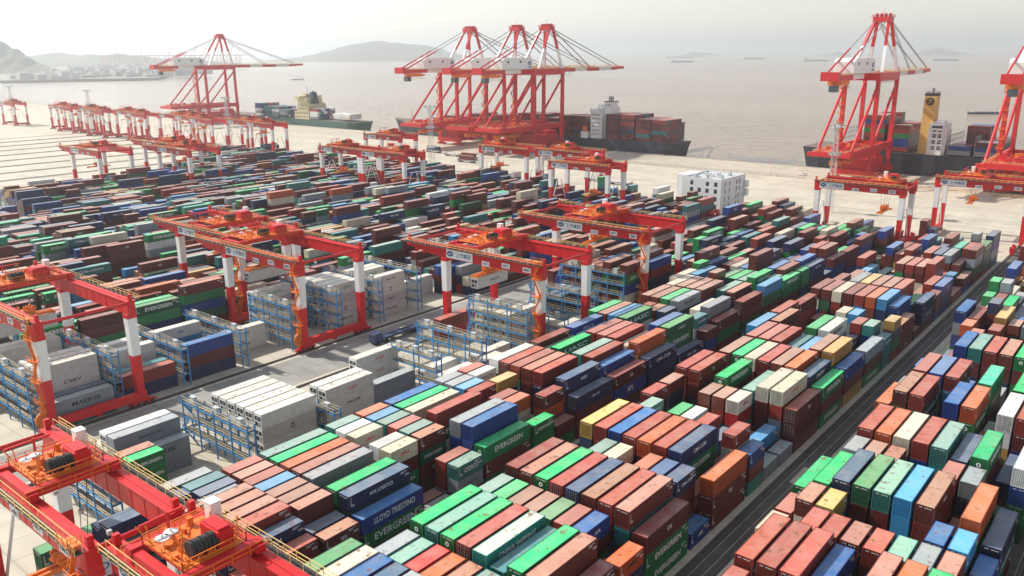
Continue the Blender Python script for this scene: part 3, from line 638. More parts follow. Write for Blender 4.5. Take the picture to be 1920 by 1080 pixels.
# (block, x, row, code, [(colour, text) from the top down], place)
RF = [
 ('L',57.0,1,'H',[('w',None),('w',None)],'nearest reefer bay under the crane leg, far row'),
 ('L',57.0,2,'H',[('w',CMA),('w',None),('w',None)],'nearest reefer bay, long row with thin dark lettering'),
 ('L',57.0,3,'H',[('e',ML),('e',None),('e',None)],'nearest reefer bay, grey-blue corrugated row'),
 ('L',57.0,4,'H',[('e',MK),('e',None)],'nearest reefer bay, lower grey row with large lettering'),
 ('L',55.4,5,'2',[('p',None),('m',None),('m',None)],'short stack beside the green short stack'),
 ('L',55.4,6,'2',[('g',('EVERGREEN','w',4.4,.6)),('g',('EVERGREEN','w',4.4,.6)),('g',('EVERGREEN','w',4.4,.6))],'short green stack beside the first rack'),
 ('L',78.8,2,'H',[('w',None),('w',None),('w',None)],'six-wide white row at the big rack, leftmost'),
 ('L',78.8,3,'H',[('w',None),('w',None),('w',None)],'six-wide white row at the big rack, second'),
 ('L',78.8,4,'H',[('w',None),('w',None),('w',None)],'six-wide white row at the big rack, third'),
 ('L',78.8,5,'H',[('w',None),('w',None),('w',None)],'six-wide white row at the big rack, fourth'),
 ('L',78.8,6,'H',[('w',None),('w',None),('w',None)],'six-wide white row at the big rack, fifth'),
 ('L',78.8,7,'H',[('w',None),('v',MSC),('w',CMA)],'six-wide white row at the big rack, rightmost'),
 ('L',93.6,6,'H',[('w',None),('w',None),('w',None)],'pair behind the big rack, left'),
 ('L',93.6,7,'H',[('w',OO),('w',CMA),('w',OO)],'pair behind the big rack, right'),
 ('L',108.6,4,'H',[('w',OO),('w',OO),('w',None)],'lone stack with red lettering'),
 ('L',105.5,7,'H',[('e',None),('e',None)],'low grey stack between two racks'),
 ('L',123.4,6,'H',[('w',None)],'single low box on the ground by the third rack'),
 ('L',123.4,8,'H',[('w',None)],'single low box near the block edge'),
 ('L',138.2,7,'H',[('w',None)],'single low box before the tall rack'),
 ('L',138.2,8,'2',[('w',None)],'short low box before the tall rack'),
 ('L',146.0,0,'H',[('r',('HAMBURG','d',2.0,.5)),('R',None)],'low red stack by the crane leg'),
 ('L',153.0,3,'H',[('w',None),('w',None),('v',None)],'four-wide row under the middle crane, leftmost'),
 ('L',153.0,4,'H',[('w',None),('w',None),('v',None)],'four-wide row under the middle crane, second'),
 ('L',153.0,5,'H',[('w',None),('w',None),('v',None)],'four-wide row under the middle crane, third'),
 ('L',153.0,6,'H',[('w',CMA),('w',CMA),('v',None)],'four-wide row under the middle crane, rightmost'),
 ('L',169.5,8,'H',[('w',None)],'single low box beside the crane leg'),
 ('L',169.5,6,'2',[('w',None)],'short low box beside the crane leg'),
 ('K',59.5,0,'H',[('w',None),('w',None),('w',None),('w',None)],'stack under the left crane, far row'),
 ('K',59.5,1,'H',[('w',None),('w',None),('w',None),('w',None)],'stack under the left crane, second row'),
 ('K',59.5,5,'H',[('w',None),('w',None),('w',None),('w',None)],'stack under the left crane, lit cream roof'),
 ('K',59.5,6,'H',[('v',None),('v',None),('v',None),('v',None)],'stack under the left crane, grey roof'),
 ('K',59.5,7,'H',[('v',None),('v',CS),('w',None),('w',None)],'stack under the left crane with lettered side'),
 ('K',59.5,8,'H',[('n',None),('n',None)],'low navy pair under the lettered stack'),
 ('K',59.5,9,'H',[('e',MK),('T',MK)],'low grey pair beside the crane leg'),
 ('K',75.0,3,'H',[('w',None),('w',None),('w',None)],'second bay under the left crane, long far row'),
 ('K',75.0,5,'H',[('w',OO),('w',None),('w',None)],'second bay under the left crane, beside the leg'),
 ('K',75.0,7,'H',[('t',None),('t',None)],'second bay, low teal pair'),
 ('K',75.0,8,'H',[('r',None),('n',None)],'second bay, red over navy pair'),
 ('K',90.0,3,'H',[('w',ZI),('k',ZI),('w',None)],'third bay, white over light blue'),
 ('K',90.0,8,'H',[('b',None),('m',None),('n',None)],'third bay, blue over maroon over navy'),
 ('K',104.5,5,'H',[('w',ZI),('w',ZI)],'fourth bay, low white pair'),
 ('K',104.5,2,'H',[('n',None)],'fourth bay, single navy'),
 ('K',119.2,2,'H',[('w',CH),('v',None),('w',None),('w',None)],'fifth bay, tall stack with green lettering'),
 ('K',119.2,4,'H',[('v',None),('v',None)],'fifth bay, low grey pair'),
 ('K',134.0,2,'H',[('w',None),('w',None),('w',None),('w',None)],'sixth bay, leftmost tall stack'),
 ('K',134.0,3,'H',[('w',None),('w',None),('w',None),('w',None)],'sixth bay, second tall stack'),
 ('K',134.0,4,'H',[('w',None),('w',None),('w',None),('w',None)],'sixth bay, third tall stack'),
 ('K',134.0,5,'H',[('w',None),('w',None),('w',None),('w',None)],'sixth bay, fourth tall stack'),
 ('K',134.0,6,'H',[('w',CH),('v',None),('v',MSC),('w',HS)],'sixth bay, rightmost tall stack'),
 ('K',148.4,3,'H',[('w',None),('w',None),('w',None),('w',None)],'seventh bay, leftmost'),
 ('K',148.4,4,'H',[('w',EV),('w',None),('w',None),('w',None)],'seventh bay with green lettering'),
 ('K',148.4,7,'H',[('w',CMA),('w',MSC),('v',CS),('w',CMA)],'seventh bay, four lettered boxes'),
 ('K',165.5,5,'H',[('w',None),('w',None)],'low pale pair behind the lettered stack'),
 ('K',178.0,7,'H',[('b',None),('m',None),('n',None)],'blue over maroon over navy by the rail'),
 ('K',178.0,6,'H',[('b',None),('m',None),('n',None)],'second blue stack by the rail'),
 ('L',182.0,4,'H',[('n',None),('n',None)],'low navy pair behind the tall rack'),
 ('L',182.0,3,'H',[('n',None),('b',None)],'low navy and blue pair behind the tall rack'),
]
random.seed(5)
LVW = {0: 'top', 1: 'second from top', 2: 'third from top', 3: 'bottom'}
for (b_, x, r, code, lst, place) in RF:
    h = R40 if code == 'H' else 2.591; n = len(lst)
    for i, (col, txt) in enumerate(lst):
        cw = {'w': 'white', 'v': 'pale grey'}.get(col) or PAL[col][2]
        lab = f"{cw} {'lettered ' if txt else ''}box, {LVW[i]}; {place}"
        if len(lab.split()) > 16: lab = f"{cw} box, {LVW[i]}; {place}"
        lab = ' '.join(lab.split()[:16])
        reefer(x+random.uniform(-.06,.06), ryl(b_, r)+random.uniform(-.04,.04), (n-1-i)*h, col, txt, lab, code, 'refrigerated container' if col in 'wv' else 'shipping container')

def rack_meshes(W, nlev, hl=2.9):
    fr = MB(); wk = MB(); hr = MB(); cb = MB(); ld = MB()
    D = 1.55; npost = max(3, round(W/5.8)+1); ps = [W*i/(npost-1) for i in range(npost)]
    top = nlev*hl
    for y in ps:
        for x in (0, D): fr.box(x-.11, x+.11, y-.11, y+.11, 0, top+1.05)
        for l in range(1, nlev+1): fr.box(.11, D-.11, y-.07, y+.07, l*hl-.28, l*hl-.06)
    for l in range(1, nlev+1):
        for x in (0, D): fr.box(x-.07, x+.07, 0, W, l*hl-.30, l*hl-.04)
        wk.box(.1, D-.1, .0, W, l*hl-.03, l*hl+.02)
        for x in (-.02, D+.02): hr.rail([(x,0,l*hl),(x,W,l*hl)], 1.05, 1.9, .032)
    cb.box(.4, 1.15, 0, 1.3, .02, 1.4); cb.box(.35,1.2,-.05,1.35,1.4,1.46)
    for l in range(nlev):
        y0 = W+.1; s = 1 if l % 2 else -1
        for q in range(9):
            u = q/9; zz = l*hl+hl*u; xx = D/2+s*(u-.5)*1.9; ld.box(xx-.14, xx+.14, y0, y0+.8, zz, zz+.05)
        for yy in (y0, y0+.8): ld.bar((D/2-s*.95, yy, l*hl), (D/2+s*.95, yy, l*hl+hl), .08, .2); ld.bar((D/2-s*.95, yy, l*hl+1), (D/2+s*.95, yy, l*hl+hl+1), .05)
    return [('frame', fr.mesh('frame', [MT['rack']])), ('walkway', wk.mesh('walkway', [MT['deckgrey']])), ('handrail', hr.mesh('handrail', [MT['yrail']])), ('socket_cabinet', cb.mesh('socket_cabinet', [MT['lgrey']])), ('stairs', ld.mesh('stairs', [MT['rack']]))]
RKM = {}
def rack(x, y0, W, nlev, label):
    key = (round(W,1), nlev)
    if key not in RKM: RKM[key] = rack_meshes(W, nlev)
    t = thing('reefer_rack', (x, y0, 0), label, 'container rack', 'blue steel racks between the reefers')
    for n, me in RKM[key]:
        if n == 'socket_cabinet':
            for q in range(3): ob(n, me, t, (0, W*(.12+.36*q), nlev*2.9))
        else: ob(n, me, t)
for a in [(73.2,120.6,21.5,3,'big blue rack in front of the six-wide white row'), (91.3,119.6,20.0,2,'blue rack just behind the six-wide white row'), (48.5,119.8,18.0,3,'blue rack right of the short green stack, nearest the camera'),
          (119.2,119.6,14.0,3,'blue rack behind the low grey stack'), (134.0,119.6,21.0,3,'blue rack with white cabinets before the tall middle rack'), (150.6,119.6,19.0,4,'tall blue rack under the middle crane'), (166.2,119.6,19.0,2,'low blue rack just behind the four-wide white row'), (180.0,119.6,22.0,3,'blue rack in front of the tall multicoloured stacks'), (194.5,119.6,22.0,4,'tall blue rack against the multicoloured container ends'),
          (56.0,168.6,24.0,4,'tall blue rack at the left edge beside the left crane'), (72.6,168.6,24.0,4,'blue rack just behind the lettered pale stack at left'), (88.0,168.6,24.0,3,'blue rack behind the red over navy pair'), (103.0,168.6,24.0,3,'blue rack with walkway past the blue stack, before the service road'), (117.3,168.6,17.0,4,'blue rack in front of the tall green-lettered stack'), (132.0,168.6,24.0,4,'blue rack before the five-wide tall white row'), (146.5,168.6,24.0,4,'thin blue rack between the tall white rows'), (161.3,168.6,24.0,4,'thin blue rack behind the four lettered white boxes'), (192.0,168.6,26.0,4,'blue rack far past the service road under the green boxes')]:
    rack(*a)

# ---------------------------------------------------------------- yard gantry cranes
AM = {}
def armg_meshes(sp, cant):
    key = (sp, cant)
    if key in AM: return AM[key]
    d = {}; G = 15.7; s = sp/2; zt, zb = 23.5, 20.7
    yl = G+13.8 if cant else G+1.2; yr = -G-1.3
    def girder(side):
        mb = MB()
        if cant: poly = [(yr,zb),(G+1.5,zb),(yl,zt-1.15),(yl,zt),(yr,zt)]
        else: poly = [(yr,zb),(yl,zb),(yl,zt),(yr,zt)]
        mb.prism(poly, 'x', -.75, .75)
        mb.box(-.95, .95, yr-.15, yl+.15, zt, zt+.12)
        for y in [yr+i*3.1 for i in range(int((yl-yr)/3.1))]: mb.box(-.80, .80, y-.05, y+.05, zb+.05, zt)
        for y in (yr+.4, yl-.4): mb.box(-.35, .35, y-.3, y+.3, zt+.1, zt+1.5)
        mb.box(-.12, .12, yr, yl, zt+.12, zt+.30)
        return mb.mesh('girder', [MT['red']])
    d['girder'] = girder(1)
    def walk(side):
        mb = MB(); x0, x1 = (.95, 1.75) if side > 0 else (-1.75, -.95)
        mb.box(x0, x1, yr, yl, zt-.05, zt+.02, 0)
        mb.rail([((x1 if side > 0 else x0), yr, zt), ((x1 if side > 0 else x0), yl, zt)], 1.1, 2.0, .035, 1)
        mb.rail([((x0 if side > 0 else x1), yr, zt+.1), ((x0 if side > 0 else x1), yl, zt+.1)], 1.0, 2.0, .03, 1, rows=(1.0,))
        mb.box(min(x0,x1)+.2, min(x0,x1)+.6, yr, yl, zt+.02, zt+.22, 2)
        return mb.mesh('walkway', [MT['deckgrey'], MT['yellow'], MT['black']])
    d['walk+'], d['walk-'] = walk(1), walk(-1)
    leg = MB(); zs = 11.6
    leg.taper(0, 0, zs, zb, 1.75, 1.7, 2.0, 1.9, 0); leg.taper(0, 0, 2.4, zs, 1.5, 1.5, 1.75, 1.7, 1); leg.taper(0, 0, zb-.9, zb, 2.06, 1.96, 2.1, 2.0, 1)
    d['leg'] = leg.mesh('leg', [MT['white'], MT['red']])
    sb = MB(); sb.box(-s-1.2, s+1.2, -.65, .65, 1.5, 3.2); sb.box(-.5,.5,-.5,.5,.9,1.6); sb.box(-1.2,1.2,-.72,.72,3.2,3.3)
    d['sill_beam'] = sb.mesh('sill_beam', [MT['red']])
    bg_ = MB()
    for q in (-1.5, 1.5):
        bg_.box(q-1.15, q+1.15, -.42, .42, .45, 1.15, 0)
        for x in (q-.7, q+.7): bg_.tube((x,-.5,.62),(x,.5,.62), .44, 12, 1)
    bg_.box(-1.9, 1.9, -.35, .35, 1.1, 1.6, 0); bg_.box(2.7, 3.3, -.2, .2, .6, 1.1, 0)
    d['bogie'] = bg_.mesh('bogie', [MT['red'], MT['black']])
    et = MB(); et.tube((-s+.7,0,0),(s-.7,0,0), .34, 10); d['end_tie'] = et.mesh('end_tie', [MT['red']])
    br = MB()
    for sx in (-1, 1): br.tube((sx*(s-.6),0,3.2),(sx*1.2,0,zb-6), .22, 8); 
    d['brace'] = br.mesh('brace', [MT['white']])
    # trolley
    tr = MB()
    for y in (-4.2, 4.2): tr.box(-s-.6, s+.6, y-.45, y+.45, zt+.55, zt+1.6)
    for x in (-s, s): tr.box(x-.5, x+.5, -5.2, 5.2, zt+.45, zt+1.3)
    for x in (-s*.45, s*.45): tr.box(x-.4, x+.4, -4.2, 4.2, zt+.6, zt+1.5)
    tr.box(-s*.8, s*.8, -3.7, 3.7, zt+1.5, zt+1.6)
    tr.box(s*.2, s*.62, -3.0, .2, zt+1.6, zt+3.4); tr.box(s*.25, s*.57, -2.8, 0, zt+3.4, zt+3.65)
    tr.tube((-s*.2,3.4,zt+1.6),(-s*.2,3.4,zt+4.2), .16); tr.bar((-s*.9,3.4,zt+3.9),(s*.2,3.4,zt+4.0), .22)
    d['trolley'] = tr.mesh('trolley', [MT['red']])
    dr = MB()
    for q in range(7): dr.tube((-s*.15+q*.42-1.2,-2.2,zt+2.5),(-s*.15+q*.42-.86,-2.2,zt+2.5), .95 if q % 2 else .88, 16)
    d['hoist_drum'] = dr.mesh('hoist_drum', [MT['black']])
    rn = random.Random(4); mc = MB()
    for q in range(26):
        x, y = rn.uniform(-s*.75, s*.7), rn.uniform(-3.6, 3.8); a, b_, h = rn.uniform(.15,.6), rn.uniform(.15,.6), rn.uniform(.2,1.0)
        mc.box(x, x+a, y, y+b_, zt+1.6, zt+1.6+h)
    for q in range(10):
        x, y = rn.uniform(-s*.75, s*.7), rn.uniform(-3.6, 3.8); mc.tube((x,y,zt+1.6),(x+rn.uniform(-1.2,1.2),y+rn.uniform(-1.2,1.2),zt+rn.uniform(2.4,4.2)), .08, 5)
    mc.box(-s*.78, s*.78, -3.7, 4.0, zt+1.58, zt+1.66); d['machinery'] = mc.mesh('machinery', [MT['orange']])
    hr = MB(); e = s*.82
    hr.rail([(-e,-3.8,zt+1.6),(e,-3.8,zt+1.6),(e,3.8,zt+1.6),(-e,3.8,zt+1.6),(-e,-3.8,zt+1.6)], 1.1, 1.6, .04)
    for y in (-5.0, 5.0): hr.rail([(-s-.9,y,zt+.6),(s+.9,y,zt+.6)], 1.1, 1.8, .04)
    d['trolley_railing'] = hr.mesh('trolley_railing', [MT['orange']])
    cb = MB(); cb.box(s*.7, s*.7+1.2, 1.6, 2.9, zt+1.6, zt+3.9); cb.box(s*.7-.06, s*.7+1.26, 1.54, 2.96, zt+3.9, zt+4.0)
    d['electrical_cabinet'] = cb.mesh('electrical_cabinet', [MT['white']])
    ds = MB()
    for (x, y) in ((-s*.55, 1.9), (-s*.28, 2.3)):
        ds.tube((x,y,zt+1.6),(x,y,zt+2.4), .08, 6); ds.tube((x,y,zt+2.4),(x,y,zt+2.55), .35, 14, 0, .72); ds.tube((x,y,zt+2.5),(x,y,zt+2.9), .12, 8)
    d['sheave'] = ds.mesh('sheave', [MT['white']])
    # cable reel and service stairs on the right near leg
    rl = MB()
    for q in range(2): rl.tube((-1.2,-.2+q*.28,3.6),(-1.2,-.06+q*.28,3.6), 1.75, 20)
    for q in range(12):
        a = q*math.pi/6; rl.bar((-1.2+.3*math.cos(a),-.38,3.6+.3*math.sin(a)),(-1.2+1.7*math.cos(a),-.38,3.6+1.7*math.sin(a)), .12)
    rl.box(-1.7,-.7,-.5,.6,4.9,6.4)
    d['cable_reel'] = rl.mesh('cable_reel', [MT['orange']])
    st = MB()
    for q in range(5):
        z0 = 3.2+q*4.3; sg = 1 if q % 2 else -1
        st.box(-2.2, -.8, -1.2, 1.2, z0+4.1, z0+4.18); st.rail([(-2.2,-1.2,z0+4.15),(-2.2,1.2,z0+4.15)], 1.05, 1.2, .035); st.rail([(-2.2,-1.2,z0+4.15),(-.9,-1.2,z0+4.15)], 1.05, 1.2, .035)
        st.bar((-1.5, -sg*1.1, z0), (-1.5, sg*1.1, z0+4.1), .55, .12); 
        for w_ in (-.3, .3): st.bar((-1.5+w_, -sg*1.1, z0+.9), (-1.5+w_, sg*1.1, z0+5.0), .06)
    d['stairs'] = st.mesh('stairs', [MT['orange']])
    # spreader, built with its underside at z = 0
    sd = MB()
    for y in (-.55, .55): sd.box(-5.9, 5.9, y-.2, y+.2, .25, .75)
    for x in (-6.0, 5.65): sd.box(x, x+.38, -1.22, 1.22, .05, .6)
    sd.box(-1.6, 1.6, -1.0, 1.0, .55, 1.05); sd.box(-2.0, 2.0, -1.15, 1.15, 1.25, 1.75)
    for x in (-1.7, 1.7):
        for y in (-.8, .8): sd.tube((x,y-.12,2.2),(x,y+.12,2.2), .5, 12); sd.box(x-.12,x+.12,y-.1,y+.1,1.0,2.2)
    rn = random.Random(9)
    for q in range(14):
        x = rn.uniform(-2.6,2.6); y = rn.uniform(-.9,.7); sd.box(x, x+rn.uniform(.2,.6), y, y+.35, 1.7, 1.7+rn.uniform(.3,1.1))
    d['spreader'] = sd.mesh('spreader', [MT['orange']])
    sg = MB(); sg.box(-.06, 0, -4.6, 4.6, -1.15, 1.15); d['sign'] = sg.mesh('sign', [MT['sign']])
    lo = MB(); n = 24; lo.v += [(-.08, 1.15*math.cos(2*math.pi*i/n), .72*math.sin(2*math.pi*i/n)) for i in range(n)]; lo.f.append(tuple(range(n))); lo.m.append(0); d['logo'] = lo.mesh('logo', [MT['sblue']])
    pl = MB(); pl.box(-.05, 0, -1.25, 1.25, -.62, .62); d['number_plate'] = pl.mesh('number_plate', [MT['sign']])
    lt = MB(); lt.box(-.25,.25,-.25,.25,-.5,0); d['flood'] = lt.mesh('floodlight', [MT['lgrey']])
    d['dims'] = (G, s, zt, zb, yl, yr); AM[key] = d; return d
def armg(x, yrail, sp, cant, ty, sz, label, num, signy=None, reel=True):
    """x: middle of the crane, yrail: its right-hand rail; ty: trolley along the girder; sz: spreader underside height (None: tucked up)"""
    d = armg_meshes(sp, cant); G, s, zt, zb, yl, yr = d['dims']
    t = thing('gantry_crane', (x, yrail+G, 0), label, 'gantry crane', 'rail-mounted gantry cranes over the container blocks')
    for sx in (-1, 1):
        g = ob('girder', d['girder'], t, (sx*s, 0, 0)); ob('walkway', d['walk+' if sx > 0 else 'walk-'], g)
        for sy in (-1, 1): ob('leg', d['leg'], t, (sx*s, sy*G, 0))
    for sy in (-1, 1):
        b = ob('sill_beam', d['sill_beam'], t, (0, sy*G, 0))
        for sx in (-1, 1): ob('bogie', d['bogie'], b, (sx*s, 0, 0))
        ob('end_tie', d['end_tie'], t, (0, (yr+.5 if sy < 0 else yl-.6), zt-.45))
        if not cant: ob('brace', d['brace'], t, (0, sy*G, 0))
    tr = ob('trolley', d['trolley'], t, (0, ty, 0))
    for n in ('hoist_drum', 'machinery', 'trolley_railing', 'electrical_cabinet', 'sheave'): ob(n, d[n], tr)
    z = 15.5 if sz is None else sz
    sp_ = ob('spreader', d['spreader'], t, (0, ty, z))
    rp = MB()
    for x_ in (-1.7, 1.7):
        for y_ in (-.8, .8): rp.bar((x_, y_, z+2.3), (x_*1.6, y_*1.8, zt+.7), .07)
    rp.build('hoist_ropes', MT['black'], t, (0, ty, 0))
    sy = signy if signy is not None else (G-3.0)
    g = ob('sign', d['sign'], t, (-s-.76, sy-2.5, zb+1.35)); ob('logo', d['logo'], g, (0, 3.2, 0))
    a = ob('lettering', lettering('SIPG', 1.35, .5, '-x', MT['wink']), g, (-.10, 3.2, 0))
    ob('lettering', lettering('上港集团', 5.2, 1.15, '-x', MT['sblue']), g, (-.075, -1.4, 0))
    for q, tx in enumerate(num):
        p = ob('number_plate', d['number_plate'], t, (-s-.77, sy-11.5-q*6.6, zb+1.45 - (.9 if q == 0 else .4)))
        ob('lettering', lettering(tx, 1.9, .75, '-x', MT['ink']), p, (-.065, 0, 0))
    if reel:
        ob('cable_reel', d['cable_reel'], t, (-s, -G, 0)); ob('stairs', d['stairs'], t, (-s, -G, 0))
    for q in range(4): ob('floodlight', d['flood'], t, (0, -10+q*7, zb))
    return t
armg(67.5, 166.0, 18.0, True, 15.0, 15.8, 'gantry crane at the left edge carrying a white lettered box over the reefers', ('B4','40T','RMG'))
armg(128.5, 166.0, 18.8, True, 12.5, 15.6, 'gantry crane with its white-red legs beside the service road, left of centre', ('B6','40T','RMG'))
armg(134.5, 200.9, 18.6, True, 3.0, None, 'gantry crane just behind and left of the crane beside the service road', ('B5','40T','RMG'))
armg(162.5, 117.2, 19.2, True, 9.0, 15.4, 'gantry crane in the photo centre carrying a white lettered reefer over the lane', ('1471','40T','RMG'))
armg(211.5, 117.2, 20.0, True, 7.5, 15.8, 'gantry crane behind the centre one, empty orange spreader hanging under it', ('1475','40T','RMG'))
armg(35.0, 82.4, 9.4, False, 2.0, 11.2, 'nearest gantry crane, bottom left, orange spreader holding a white box', ('1481','40T','RMG'), signy=13)
armg(36.4, 47.4, 8.4, False, 8.5, None, 'gantry crane at the bottom edge with black hoist drum, right of the nearest crane', ('1493','40T','RMG'), signy=13)
armg(333.0, 82.4, 13.0, False, -8.0, 12.8, 'gantry crane in front of the right quay crane, spreader hanging over bare concrete', ('1480','631','RMG'), reel=False)
armg(369.0, 47.4, 13.0, False, 4.0, 14.0, 'gantry crane cut by the right edge, in front of the dark ship hull', ('1481','631','RMG'), reel=False)
ORDW = ['first','second','third','fourth','fifth','sixth','seventh','eighth','ninth','tenth','eleventh','twelfth','thirteenth']
for i, (x, yb, cant, ty, sz, lab) in enumerate([
    (317.0, 200.9, False, -4.0, 9.0, 'gantry crane lifting a maroon box, nearest of the three before the middle ship'),
    (352.0, 235.8, False, 3.0, None, 'gantry crane behind the maroon-lifting one, right half of the long girder line'),
    (347.0, 270.7, False, 8.0, 12.0, 'gantry crane with hanging spreader, left half of the long girder line'),
    (293.0, 305.6, False, -6.0, 9.5, 'gantry crane left of the light mast, lifting a maroon box'),
    (294.0, 340.5, False, 5.0, 9.5, 'gantry crane left of the maroon-lifting pair, standing at its far end'),
    (356.0, 375.4, False, 0.0, None, 'small looking gantry crane alone on the apron near the ship bow'),
    (240.0, 410.3, True, 2.0, None, 'far gantry crane, right one of the overlapping pair on the left'),
    (250.0, 445.2, True, -3.0, None, 'far gantry crane, left one of the overlapping pair on the left'),
    (209.0, 445.2, True, 5.0, 12.8, 'far lone gantry crane over blue boxes near the left edge')]):
    armg(x, yb, 13.0 if not cant else 17.0, cant, ty, sz, lab, ('RMG','40T'), reel=False)
for i in range(11):
    yb = 515+PER*i
    armg(362+[0,6,-5,3,8,-3,5,-6,4,-2,6,0][i], yb, 12.0, False, [3,-5,6,0,-7,4,8,-2,5,-6,2,0][i], 12.0 if i in (3,7) else None, f"hazy gantry crane in the long far row, {ORDW[i]} counted from its right end", ('RMG',), reel=False)
armg(360, 965.0, 12.0, False, 0, None, 'hazy gantry crane cut by the left edge beside a far light mast', ('RMG',), reel=False)
# boxes in the cranes' grip
CG = 'boxes hanging from the gantry cranes'
reefer(67.5-6.1, 166+15.7+15.0+1.2, 15.8-2.9, 'w', MSC, 'white box with large dark letters hanging under the left edge crane', group=CG)
reefer(128.5-6.1, 166+15.7+12.5+1.2, 15.6-2.9, 'w', None, 'plain white box hanging under the crane beside the service road', group=CG)
reefer(162.5-6.1, 117.2+15.7+9.0+1.2, 15.4-2.9, 'w', CMA, 'white lettered box hanging under the centre crane', group=CG)
reefer(35.0-6.1, 82.4+15.7+2.0+1.2, 11.2-2.9, 'w', ('COSCO','b',6.2,1.0), 'white box with blue letters hanging under the nearest crane', group=CG)
for (x, yb, ty, sz, lab) in ((317.0, 200.9, -4.0, 9.0, 'maroon box hanging under the crane nearest the middle ship'), (293.0, 305.6, -6.0, 9.5, 'maroon box hanging left of the light mast'), (294.0, 340.5, 5.0, 9.5, 'maroon box hanging at the far end of the crane pair')):
    reefer(x-6.1, yb+15.7+ty+1.2, sz-2.9, 'm', None, lab, cat='shipping container', group=CG)

